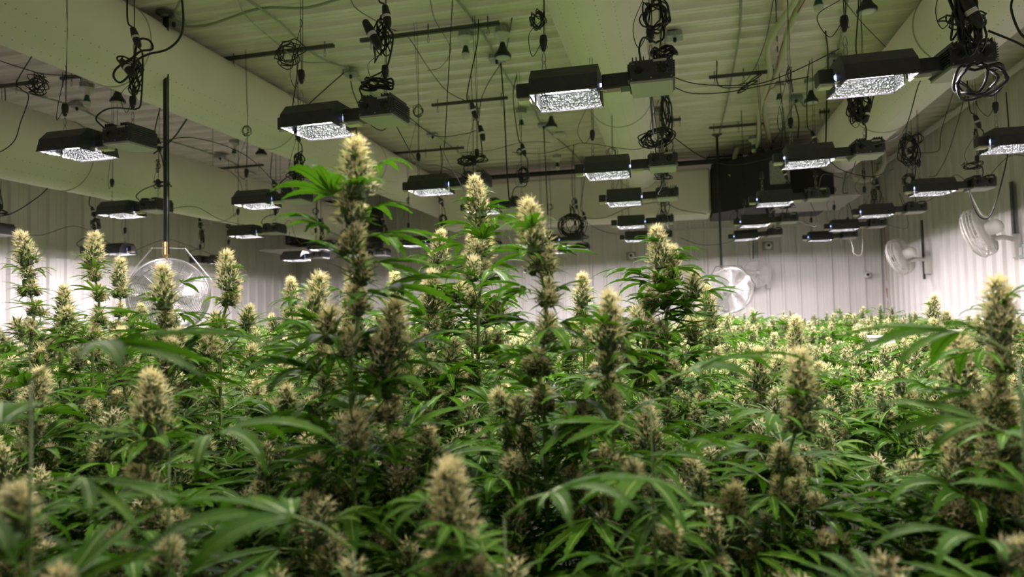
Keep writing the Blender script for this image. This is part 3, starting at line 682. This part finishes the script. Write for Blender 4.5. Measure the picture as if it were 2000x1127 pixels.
t=thing('cable_box','small grey cord box on the right wall beside the fan bracket','electrical box',atx(2005,490,X1-.03)); mb=MB(); mb.box(-.04,.0,-.04,.04,-.06,.06,ch=.005); mb.build('box_body','galv',t); mb=MB(); mb.box(-.045,-.04,-.02,.02,-.03,.03); mb.build('cover_plate','white',t)
for (px,py,D,wd,dp,h,lb) in ((1718,655,3.3,.115,.10,.2,'white plastic box standing up in the canopy at right'),(1835,645,3.4,.2,.1,.06,'low white tray edge in the canopy right of the white box')):
    p=atd(px,py,D); t=thing('white_box',lb,'box',(p.x,p.y,0)); mb=MB(); mb.box(-wd/2,wd/2,-dp/2,dp/2,p.z-h,p.z-.012,ch=.006); mb.build('box_body','white',t)
    mb=MB(); mb.box(-wd/2-.006,wd/2+.006,-dp/2-.006,dp/2+.006,p.z-.013,p.z,ch=.003); mb.build('lid','white',t); mb=MB(); mb.box(-.02,.02,-.02,.02,0,p.z-h+.001); mb.build('post','galv',t)
# ------------------------------------------------------------------ plants
GA=2.399963
def blade(mb,p,d,L,wd,bend,m,n=4,up=Vector((0,0,1))):
    # narrow pointed blade from p along d, curling down by bend
    d=d.normalized(); s=d.cross(up)
    if s.length<.05: s=d.orthogonal()
    s.normalize(); i0=len(mb.v); q=p.copy(); dd=d.copy()
    for k in range(n):
        t=k/n; w_=wd*(.55+.45*math.sin(PI*min(1,t*1.2+.1)))*(1-t*.55)
        mb.v+=[tuple(q-s*w_),tuple(q+s*w_)]
        q=q+dd*(L/n); dd=(dd-up*bend/n).normalized()
    mb.v.append(tuple(q))
    for k in range(n-1):
        a=i0+2*k; mb.f.append((a,a+1,a+3,a+2)); mb.m.append(m)
    a=i0+2*(n-1); mb.f.append((a,a+1,a+2)); mb.m.append(m)
def bract(mb,p,d,L,w_,m):
    d=d.normalized(); a=d.orthogonal().normalized(); b=d.cross(a); i=len(mb.v)
    c=p+d*L*.35
    mb.v+=[tuple(p),tuple(c+a*w_),tuple(c-a*w_*.5+b*w_*.87),tuple(c-a*w_*.5-b*w_*.87),tuple(p+d*L)]
    for x,y in ((1,2),(2,3),(3,1)):
        mb.f.append((i,i+y,i+x)); mb.m.append(m); mb.f.append((i+x,i+y,i+4)); mb.m.append(m)
def hair(mb,p,d,L,r,rnd,m):
    d=d.normalized(); a=d.orthogonal().normalized()*r; b=d.cross(a)
    if rnd.random()<.5: a,b=b,a
    e=Vector((rnd.uniform(-1,1),rnd.uniform(-1,1),rnd.uniform(-.6,.8)))*.35
    q=p+d*L*.55; z=q+(d+e).normalized()*L*.5; i=len(mb.v)
    mb.v+=[tuple(p-a),tuple(p+a),tuple(p+b*1.0),tuple(q-a*.8),tuple(q+a*.8),tuple(q+b*.8),tuple(z)]
    for f in ((0,1,4,3),(1,2,5,4),(2,0,3,5),(3,4,6),(4,5,6),(5,3,6)): mb.f.append(tuple(i+k for k in f)); mb.m.append(m)
def bud(seed,L,R,ncl,nbr,nh,ns,hl=.011,hr=.00055,fat=1.0):
    rnd=random.Random(seed); mb=MB(); up=Vector((0,0,1))
    K=6
    mb.lathe([(.0001,-.005)]+[(R*.62*fat*max(.05,(1-(i/K))**.8),L*i/K*.92) for i in range(K)]+[(.0001,L*.93)],7,1)
    for c in range(ncl):
        t=(c+.5)/ncl; a=c*GA+rnd.uniform(-.3,.3); prof=R*((1-t)**.75)*(.8+.4*rnd.random())
        cc=Vector((math.cos(a)*prof*.5,math.sin(a)*prof*.5,L*t*.93)); cr=max(R*.26,prof*.62)
        for k in range(nbr):
            z=1-2*(k+.5)/nbr*.72; th=k*GA; h=math.sqrt(max(0,1-z*z)); dv=Vector((h*math.cos(th+a),h*math.sin(th+a),z))
            out=Vector((math.cos(a),math.sin(a),.3)); 
            if dv.dot(out)<-.35: continue
            d=(dv+up*.55+out*.2+Vector((rnd.uniform(-.2,.2),)*3)).normalized(); p=cc+dv*cr*.5
            bract(mb,p,d,cr*.62+.004,.0028+.0012*rnd.random(),0)
            e=p+d*(cr*.5+.003)
            for q in range(max(1,int(nh*(.55+.95*t)+rnd.random()))):
                hd=(d+Vector((rnd.gauss(0,.42),rnd.gauss(0,.42),rnd.gauss(.12,.38)))).normalized()
                hair(mb,e,hd,hl*rnd.uniform(.6,1.35),hr*rnd.uniform(.8,1.3),rnd,2 if rnd.random()<.85 else 3)
    for k in range(ns):
        t=(k+.5)/ns*.9; a=k*GA*1.0+.7; r=R*(1-t)**.6*.6
        d=Vector((math.cos(a),math.sin(a),rnd.uniform(-.1,.9)))
        blade(mb,Vector((math.cos(a)*r,math.sin(a)*r,L*t)),d,rnd.uniform(.034,.068)*(1.1-.6*t),rnd.uniform(.0022,.0042),rnd.uniform(.2,1.0),4,4)
    return mb.mesh('bud_%d'%seed,['bract','core','hair','hair2','sugar'])
def fan_leaf(seed,L,nl,droop,rise,petiole=.045,serr=True,seg=8,wid=.095,mt='leaf'):
    rnd=random.Random(seed); mb=MB()
    P=Vector((petiole,0,petiole*.55))
    mb.tube([(0,0,0),(petiole*.5,0,petiole*.38),tuple(P)],.0012,4,1)
    h=nl//2
    for i in range(-h,h+1):
        a=i*math.radians(29 if nl>5 else 32)+rnd.uniform(-.06,.06); Li=L*(1-.13*abs(i)**1.15)*(1 if abs(i)<3 else .62)*rnd.uniform(.93,1.05); W=Li*wid*rnd.uniform(.9,1.15)
        n=seg*2 if serr else seg; el=rise+rnd.uniform(-.12,.12)-.12*abs(i); p=P.copy(); dr=droop*rnd.uniform(.7,1.3); tw=rnd.uniform(-.25,.25)+(-.12*i)
        side=Vector((-math.sin(a),math.cos(a),0)); i0=len(mb.v); cols=[]
        for k in range(n+1):
            t=k/n; e=el-dr*t*t*1.2-dr*.3*t; d=Vector((math.cos(a)*math.cos(e),math.sin(a)*math.cos(e),math.sin(e)))
            upv=side.cross(d)*-1
            if upv.z<0: upv=-upv
            s=(side*math.cos(tw)+upv*math.sin(tw))
            wv=W*(math.sin(PI*t**.8)**.85 if 0<t<1 else 0)
            if serr and k%2==0: wv*=.80
            fw=d*(Li/n*.7) if (serr and k%2) else Vector((0,0,0))
            li=upv*wv*.28
            cols.append((tuple(p-s*wv+li+fw),tuple(p),tuple(p+s*wv+li+fw)))
            p=p+d*(Li/n)
        for c in cols: mb.v+=list(c)
        for k in range(n):
            b=i0+3*k
            if k==0: mb.f+=[(b+1,b+4,b+3),(b+1,b+5,b+4)]; mb.m+=[0,0]
            elif k==n-1: mb.f+=[(b,b+1,b+4),(b+1,b+2,b+4)]; mb.m+=[0,0]
            else: mb.f+=[(b,b+1,b+4,b+3),(b+1,b+2,b+5,b+4)]; mb.m+=[0,0]
        # pale midrib strip just above the blade
        if seg>=8:
            for k in range(1,n-3,2):
                A=Vector(cols[k][1]); B=Vector(cols[min(n,k+2)][1]); o_=Vector((0,0,.0006)); w1=side*(.0007*(1-k/n)+.0002)
                mb.quad(A-w1+o_,B-w1+o_,B+w1+o_,A+w1+o_,1)
    me=mb.mesh('fan_leaf_%d'%seed,[mt,'vein'])
    # make the upper side the front side
    me.polygons.foreach_set('use_smooth',[True]*len(me.polygons))
    nz=sum(pl.normal.z*pl.area for pl in me.polygons)
    if nz<0: me.flip_normals()
    return me
BUD_H=[bud(s,.100,.030,15,13,6,40,.0150,.0006) for s in (11,12,13)]                 # big top buds
BUD_S=[bud(s,.050,.020,8,11,5,28,.0140,.0006) for s in (21,22,23)]                    # small side buds
BUD_M=[bud(s,.075,.025,10,8,2,26,.012,.0009) for s in (31,32,33)]                     # mid distance
BUD_MS=[bud(s,.040,.018,5,8,3,14,.0115,.0009) for s in (41,42)]
BUD_F=[bud(s,.066,.021,7,6,1,20,.008,.0011) for s in (51,52)]                           # far
LEAF_H=[fan_leaf(100+i,.128,7 if i%2 else 5,dr,ri,serr=True) for i,(dr,ri) in enumerate(((.4,.3),(.6,.4),(.9,.35),(.25,.12),(.5,.1),(.8,.55)))]
LEAF_Y=[fan_leaf(120+i,.085,5,dr,ri,petiole=.02,mt='leafy',wid=.075) for i,(dr,ri) in enumerate(((.5,.45),(.9,.5),(.2,.2)))]
LEAF_M=[fan_leaf(140+i,.115,5,dr,ri,serr=False,seg=6) for i,(dr,ri) in enumerate(((.5,.35),(.9,.4),(1.2,.3)))]
LEAF_MY=[fan_leaf(150+i,.085,5,dr,ri,serr=False,seg=6,mt='leafy',wid=.075,petiole=.02) for i,(dr,ri) in enumerate(((.5,.45),(.9,.5)))]
LEAF_F=[fan_leaf(160+i,.080,5,dr,ri,serr=False,seg=4,mt='leaf',wid=.085) for i,(dr,ri) in enumerate(((.6,.4),(1.,.4)))]
def add_bud(par,me,p,sc_,rnd,tilt=.15):
    return ob('bud',me,par,p,(rnd.gauss(0,tilt),rnd.gauss(0,tilt),rnd.uniform(0,6.28)),sc_)
def add_leaf(par,me,p,az,sc_,rnd,pitch=None):
    return ob('fan_leaf',me,par,p,(rnd.gauss(0,.15),(rnd.gauss(0,.15) if pitch is None else pitch),az),sc_)
def hero(px,py,wd,vis,label,lean=0,leafy=1.0,seed=0,yel=False,gap=.058,sc_top=None,D=None,side=.7,ll=1.0):
    """single tall stalk: tip at the pixel, wd = apparent bud width in pixels gives its distance; vis = length of budded stalk in metres"""
    rnd=random.Random(seed*31+5); s=1.0
    if D is None: D=FPX*.074/wd
    else: s=D*wd/(FPX*.074)
    tip=atd(px,py,D); base=Vector((tip.x-lean*.9+rnd.uniform(-.03,.03),tip.y+rnd.uniform(-.02,.06),0))
    t=tag(ob('flowering_plant',None,None,base),label,'plant')
    T=tip-base; top=T-Vector((0,0,.10*s))
    # stalk curve: leans only in its budded length
    def at(dn): 
        f=min(1,dn/max(.1,vis)); return T+Vector((-lean*f*(1 if dn<vis else 1)+.008*math.sin(dn*23+seed),.006*math.cos(dn*19+seed),-dn))
    mb=MB(); P=[at(.02+vis*q/8) for q in range(9)]; P+= [P[-1].lerp(Vector((0,0,0)),q) for q in (.35,.7,1)]
    mb.tube(P,[.0016+.0004*q for q in range(9)]+[.0042,.005,.006],6); 
    me_s=mb
    add_bud(t,rnd.choice(BUD_H),at(.098*s),s,rnd,.06)
    d=.10*s; k=0
    LS=LEAF_Y if yel else LEAF_H
    # small leaves springing from the top bud
    for q in range(int(3*leafy)):
        a=seed+q*2.1+rnd.uniform(-.3,.3); add_leaf(t,rnd.choice(LEAF_Y if yel else LEAF_H),at(.05*s+.02*q),a,s*ll*rnd.uniform(.5,.7),rnd)
    while d<vis:
        f=d/vis; sb=s*(.95-.1*f)*rnd.uniform(.85,1.1)
        p=at(d+.035*s)
        add_bud(t,rnd.choice(BUD_S),p,sb*1.05,rnd,.25)
        for q in range(2 if rnd.random()<side else 1):
            a=k*GA+q*PI+seed; off=Vector((math.cos(a),math.sin(a),0))*.017*s
            add_bud(t,rnd.choice(BUD_S),p+off+Vector((0,0,-.004)),sb*.72,rnd,.45)
            mb.tube([p-Vector((0,0,.012)),p+off],.0012,4)
        for q in range(3 if rnd.random()<leafy*.7 else 2):
            a=k*GA+q*(PI if q<2 else 2.1)+seed*1.3+rnd.uniform(-.4,.4); add_leaf(t,rnd.choice(LS),p+Vector((0,0,.01*s)),a,s*ll*rnd.uniform(.65,1.15)*(.75+.4*f),rnd)
        d+=gap*s*rnd.uniform(.85,1.2); k+=1
    for q in range(int(11*leafy)):     # leaves and side shoots lower down
        dd=vis+.03+q*.035; p=at(dd) if dd<T.z else at(vis); a=q*GA+seed; add_leaf(t,rnd.choice(LEAF_H),Vector((P[8].x,P[8].y,T.z-dd)),a,s*ll*rnd.uniform(.9,1.25),rnd)
        if q%2==0:
            e=Vector((P[8].x+math.cos(a+1)*.06,P[8].y+math.sin(a+1)*.06,T.z-dd+.02)); add_bud(t,rnd.choice(BUD_S),e,s*rnd.uniform(.8,1.05),rnd,.2); mb.tube([Vector((P[8].x,P[8].y,T.z-dd-.05)),e],.0014,4)
    for q in range(5):                # side shoots with their own buds
        a=seed*1.9+q*GA; r=rnd.uniform(.05,.10)*s; dz=vis+rnd.uniform(-.06,.26); j=min(8,int(8*min(1,dz/vis)))
        b0=Vector((P[j].x,P[j].y,T.z-dz-.08)); e=b0+Vector((math.cos(a)*r,math.sin(a)*r,.07))
        mb.tube(smooth_path([b0,b0.lerp(e,.5)+Vector((0,0,-.015)),e],3),.0017,4)
        add_bud(t,rnd.choice(BUD_S),e,s*rnd.uniform(.9,1.25),rnd,.2)
        for w_ in range(3): add_leaf(t,rnd.choice(LS),e-Vector((0,0,.005+.02*w_)),a+w_*2.3,s*rnd.uniform(.6,1.0),rnd)
    me_s.build('stem','stem',t,True)
    return t
HEROES=[ # px, py, bud width px, budded length m, lean m, leafiness, lime leaves, label
 (703,278,84,.36,.02,1.15,0,'tallest flowering plant, its bud reaching up between the hanging lights left of centre'),
 (950,350,56,.30,.03,1.2,0,'tall flowering plant with narrow bud column just right of the tallest one'),
 (1053,393,76,.40,.0,1.1,0,'thick pale bud column standing left of the central row of lights'),
 (1312,445,58,.26,.07,1.1,0,'leaning double headed bud column under the far central lights'),
 (1326,482,56,.16,.04,.7,0,'shorter twin bud leaning against the right side of the double column'),
 (850,453,46,.22,.0,1.2,0,'slender bud plant between the tallest one and its right neighbour'),
 (925,458,46,.2,.01,.9,0,'lower shoot tucked against the left of the second tall column'),
 (60,455,47,.30,.0,1.3,1,'bud column with long lime leaves at the far left edge, heart shaped yellow leaf below'),
 (187,458,48,.30,.0,1.2,1,'bud column with lime leaves second from the left edge'),
 (230,506,40,.24,.0,.9,1,'slim bud column right behind the second column from the left'),
 (122,560,44,.2,.0,1.1,1,'short bright bud between the two leftmost columns'),
 (450,494,54,.2,.02,1.2,1,'pale pointed bud plant standing right of the drum fan'),
 (322,522,62,.24,.0,1.2,0,'dark blurred bud in front of the drum fan'),
 (575,545,38,.16,.0,1.0,1,'small bud left of the tallest plant, at lamp row gap'),
 (622,538,66,.3,.0,.9,0,'soft grey bud column just left below the tallest plant'),
 (690,540,56,.26,.0,.9,0,'bud column crowded against the stem of the tallest plant'),
 (770,533,38,.18,.0,1.1,1,'small sharp bud behind the pair right of the tallest plant'),
 (834,533,58,.3,.0,.9,0,'bud column with dark top right of the tallest plant'),
 (764,590,82,.3,.0,.9,0,'big blurred cream bud right of the tallest stem'),
 (1138,538,46,.18,.0,1.2,1,'crisp small bud before the bright wall, right of the thick column'),
 (1199,576,80,.34,.02,1.0,0,'big blurred cream bud column at centre right'),
 (1387,558,44,.26,.01,1.1,1,'narrow bud plant in front of the round hanging fan'),
 (1818,577,34,.16,.0,1.2,1,'lone small bud rising against the right wall'),
 (1945,550,92,.4,.02,1.0,0,'dark blurred bud column close to the right edge'),
 (1577,688,84,.26,.05,1.0,0,'tall blurred bud leaning right in the right half of the canopy'),
 (300,730,88,.28,.0,1.0,0,'large cream blurred bud column in the lower left'),
 (247,645,56,.2,.0,1.0,0,'dark small bud above the large lower left column'),
 (893,912,122,.30,.0,.7,0,'closest and most blurred cream bud at the bottom centre'),
 (1480,685,58,.2,.0,1.1,0,'mid size bud in the canopy left of the leaning right one'),
 (1550,622,44,.18,.0,1.1,1,'sharp small bud peeking from the right canopy under the wall'),
 (1862,660,80,.26,.0,1.0,0,'blurred bud left of the dark right edge column'),
 (1862,832,88,.24,.0,.9,0,'blurred bud low in the right part beside a bare stem'),
 (1352,895,70,.2,.0,1.0,0,'pale bud low right of centre above dark foliage'),
 (1222,945,78,.2,.0,.9,0,'pale bud low centre right, left of the tall dark gap'),
 (1268,792,70,.22,.0,1.1,0,'bud under long arching leaves at centre right'),
 (1425,955,86,.2,.0,1.0,0,'large soft bud low in the right middle'),
 (652,840,56,.16,.0,1.0,0,'small starry bud low between big dark leaves left of centre'),
 (498,870,46,.15,.0,1.0,0,'tiny bud in the shaded lower left canopy'),
 (240,1035,92,.2,.0,.9,0,'wide blurred bud at the bottom left'),
 (352,1010,58,.16,.0,.9,0,'small bud right of the wide bottom left bud'),
 (1612,1080,66,.15,.0,.9,0,'bud at the bottom edge in the right third'),
 (1028,1095,66,.15,.0,.8,0,'bud at the bottom edge right of the closest one'),
 (60,725,66,.2,.0,1.1,0,'bud at the left edge under broad blurred leaves'),
 (30,960,96,.2,.0,.9,0,'very blurred bud at the lower left edge'),
 (990,925,62,.18,.0,1.0,0,'small star shaped bud right of the closest bud'),
 (1170,715,60,.3,.0,.9,0,'lower bud stacked under the big centre right column'),
 (730,780,66,.24,.0,.9,0,'bud column in shade below the big blurred cream bud'),
 (500,745,50,.18,.0,1.1,0,'bud in the middle left canopy under arching leaves'),
 (1960,780,90,.24,.0,.9,0,'blurred bud low beside the right edge column'),
 (1750,990,70,.18,.0,1.0,0,'soft bud low in the right corner area'),
]
for i,(px,py,wd,vis,lean,lf,yl,lb) in enumerate(HEROES):
    hero(px,py,wd,vis,lb,lean,lf,i+1,bool(yl))
# broad leaves arching close to the lens
def lone_leaf(px,py,D,az,s,li,label,pitch=0.0,roll=0.0):
    p=atd(px,py,D); t=tag(ob('leafy_shoot',None,None,(p.x,p.y,0)),label,'plant')
    mb=MB(); mb.tube([(0,.0,0),(0,0,p.z-.2),(0,0,p.z)],[.004,.002,.0011],6); mb.build('stem','stem',t,True)
    o=ob('fan_leaf',LEAF_H[li],t,(0,0,p.z),(roll,pitch,az),s)
    o=ob('fan_leaf',LEAF_H[(li+2)%6],t,(0,0,p.z-.07),(roll,pitch,az+2.6),s*.8)
    o=ob('fan_leaf',LEAF_H[(li+3)%6],t,(0,0,p.z-.13),(roll,pitch,az-1.9),s*.9)
    r_=random.Random(li+int(px))
    for q in range(9):
        dz=p.z-.10-.04*q; an=az+q*GA; add_leaf(t,LEAF_H[(li+q)%6],Vector((0,0,dz)),an,r_.uniform(.7,1.1),r_)
        if q%2: e=Vector((math.cos(an)*.03,math.sin(an)*.03,dz)); add_bud(t,BUD_S[q%3],e,.8,r_,.3)
for a in [(690,1075,.62,math.radians(190),1.25,2,'broad blurred leaf arching across the bottom left of the closest bud'),
          (985,1010,.72,math.radians(-10),1.2,1,'broad blurred leaf right of the closest bud'),
          (60,740,.62,math.radians(20),1.3,3,'big blurred leaf sweeping in from the left edge'),
          (1270,770,.95,math.radians(10),1.3,1,'long leaf arching over the centre right canopy'),
          (1990,700,.75,math.radians(150),1.2,4,'dark leaf at the right edge before the wall'),
          (330,900,.8,math.radians(5),1.2,2,'leaf in the dark lower left canopy')]: lone_leaf(*a)
# ---- the rest of the canopy: bushy plants, each a thing copied from a template
def bush(seed,nb,nlf,buds,sbuds,leaves,leaves2,spread=.2,low=5,bs=.9):
    rnd=random.Random(seed); t=ob('flowering_plant',None)
    mb=MB(); mb.tube([(0,0,0),(.01,0,.6),(0,.01,1.2),(0,0,1.42)],[.010,.008,.005,.002],5)
    tips=[Vector((0,0,1.42))]
    for k in range(nb-1):
        a=k*GA; r=spread*math.sqrt((k+1)/nb); h=1.40-.35*r*rnd.uniform(.3,1.4)-.05*rnd.random()
        e=Vector((math.cos(a)*r,math.sin(a)*r,h)); tips.append(e)
        s0=Vector((0,0,h-.35-.3*r)); mb.tube([s0,s0.lerp(e,.5)+Vector((math.cos(a)*.02,math.sin(a)*.02,-.04)),e],[.004,.003,.002],4)
    mb.build('stem','stem',t)
    for k,e in enumerate(tips):
        add_bud(t,rnd.choice(buds),e-Vector((0,0,.02)),bs*rnd.uniform(.85,1.15),rnd,.12)
        if k%2==0 or len(leaves2)>2: add_bud(t,rnd.choice(sbuds),e+Vector((rnd.uniform(-.012,.012),rnd.uniform(-.012,.012),-.065)),rnd.uniform(.8,1.1),rnd,.3)
        for q in range(nlf):
            add_leaf(t,rnd.choice(leaves2 if q==0 else leaves),e+Vector((0,0,-.01-.032*q)),rnd.uniform(0,6.28),rnd.uniform(.65,.9) if q==0 else rnd.uniform(.9,1.25),rnd)
    for k in range(low):
        a=rnd.uniform(0,6.28); r=rnd.uniform(.03,spread); add_leaf(t,rnd.choice(leaves),Vector((math.cos(a)*r,math.sin(a)*r,rnd.uniform(1.05,1.27))),a,rnd.uniform(1.1,1.5),rnd)
    return t
TN=[bush(s,8,5,BUD_M,BUD_S,LEAF_H,LEAF_Y,.20,14) for s in (1,2,3,4)]
TM=[bush(s,10,3,BUD_M,BUD_MS,LEAF_M,LEAF_M[:2],.21,8,1.0) for s in (5,6,7,8)]
TF=[bush(s,11,2,BUD_F,BUD_F[:1],LEAF_F,LEAF_F,.23,5) for s in (9,10,11)]
NEAR=[]; used=set(); rnd=random.Random(99); spots=[]
SP=.395
y=.55; row=0
while y<Y1-.2:
    x=X0+.25+(row%2)*SP/2
    while x<X1-.2:
        X=x+rnd.uniform(-.1,.1); Y=y+rnd.uniform(-.1,.1)
        q=RM.transposed()@Vector((X,Y,-.1)); D=-q.z
        if D>.62 and Y<Y1-.15:
            u=1000+FPX*q.x/D
            if -40-330/D<u<2040+330/D: spots.append((D,X,Y,u))
        x+=SP
    y+=SP*.87; row+=1
spots.sort(); print('spots',len(spots))
ZONES=[(2.2,'leafy cream budded plant in the near canopy','near canopy plants'),
       (4.2,'leafy small budded plant in the middle canopy','middle canopy plants'),
       (6.0,'small bright plant in the far half of the canopy','far half canopy plants'),
       (99,'tiny plant in the farthest canopy before the walls','farthest canopy plants')]
SECT=[(400,'toward the left wall'),(800,'around the tallest plant'),(1200,'before the central duct row'),(1600,'under the right duct'),(9999,'toward the right wall')]
NMAX=268
rest=[]
for i,(D,X,Y,u) in enumerate(spots):
    f=min(1,max(0,(D-.8)/3.0)); ztop=CZ-.20+.14*f+rnd.gauss(0,.018+.012*f)
    if D>3 and rnd.random()<.2: ztop+=rnd.uniform(.03,.11)
    if u<650 and D>1.6: ztop+=.03*min(1,D-1.6)
    if D<1.2: ztop-=.06
    if i>=NMAX: rest.append((X,Y,ztop)); continue
    src=(TN if D<2.4 else TM if D<5.2 else TF); ti=rnd.randrange(len(src)); key=(id(src),ti)
    if key in used: o=copy_tree(src[ti])
    else: used.add(key); o=src[ti]
    s=ztop/1.49
    o.location=(X,Y,0); o.rotation_euler=(0,0,rnd.uniform(0,6.28)); o.scale=(rnd.uniform(.9,1.12),)*2+(s,)
    z=next(z for z in ZONES if D<z[0]); w_=next(w_ for w_ in SECT if u<w_[0]); tag(o,z[1]+', '+w_[1],'plant',z[2]+', '+w_[1])
    if D<2.2: NEAR.append((D,u,o))
ORD='first second third fourth fifth sixth seventh eighth ninth tenth eleventh twelfth thirteenth fourteenth fifteenth sixteenth'.split()
for a,b,nm in ((0,1.3,'front rank nearest the camera'),(1.3,1.8,'second rank of the canopy'),(1.8,2.2,'third rank of the canopy')):
    for k,(D,u,o) in enumerate(sorted([n for n in NEAR if a<=n[0]<b],key=lambda n:n[1])):
        o['label']='leafy cream budded plant, %s from the left in the %s'%(ORD[min(k,15)],nm); o['group']='near canopy plants'
for src in (TN,TM,TF):
    for ti,o in enumerate(src):
        if (id(src),ti) not in used:
            for ch in list(o.children): bpy.data.objects.remove(ch)
            bpy.data.objects.remove(o)
# what is past the nearest three hundred: one mass, joined
def join_tree(o):
    V=[];F=[];Mi=[];mats=[]
    for ch in o.children:
        mw=ch.matrix_basis; me=ch.data; b=len(V); V+=[mw@v.co for v in me.vertices]
        ix=[]
        for m in me.materials:
            if m not in mats: mats.append(m)
            ix.append(mats.index(m))
        for p in me.polygons: F.append(tuple(b+k for k in p.vertices)); Mi.append(ix[p.material_index])
    return V,F,Mi,mats
if rest:
    import numpy as np
    t=bush(61,9,1,BUD_F,BUD_F[:1],LEAF_F,LEAF_F,.22,2)
    V,F,Mi,mats=join_tree(t)
    for ch in list(t.children): bpy.data.objects.remove(ch)
    bpy.data.objects.remove(t)
    A=np.array([tuple(v) for v in V]); VV=[];FF=[];MM=[]
    for k,(X,Y,zt) in enumerate(rest):
        a=rnd.uniform(0,6.28); c,s=math.cos(a),math.sin(a); B=A.copy(); B[:,0]=A[:,0]*c-A[:,1]*s+X; B[:,1]=A[:,0]*s+A[:,1]*c+Y; B[:,2]=A[:,2]*zt/1.49
        b=len(A)*k; VV.append(B); FF+= [tuple(b+q for q in f) for f in F]; MM+=Mi
    me=bpy.data.meshes.new('far_canopy'); me.from_pydata(np.concatenate(VV).tolist(),[],FF)
    for m in mats: me.materials.append(m)
    me.polygons.foreach_set('material_index',MM)
    o=ob('canopy_foliage',me); tag(o,'far mass of flowering plants at the very back and sides of the room','foliage',None,'stuff')
    print('rest',len(rest),'polys',len(me.polygons))
# yellowing heart shaped leaf on the left column
p=aty(50,545,1.75*.97); mb=MB()
pts=[(0,0),(.012,.004),(.02,-.004),(.018,-.018),(.008,-.034),(.002,-.05),(-.006,-.034),(-.013,-.018),(-.014,-.005),(-.008,.003)]
mb.poly([(x,0.0,z) for x,z in pts]); mb.poly([(x,0.001,z) for x,z in reversed(pts)]); 
tag(mb.build('heart_leaf','leafy',None,False,p),'pale heart shaped leaf hanging on the far left bud column','leaf')
print('objects',len(bpy.data.objects),'meshes',len(bpy.data.meshes))
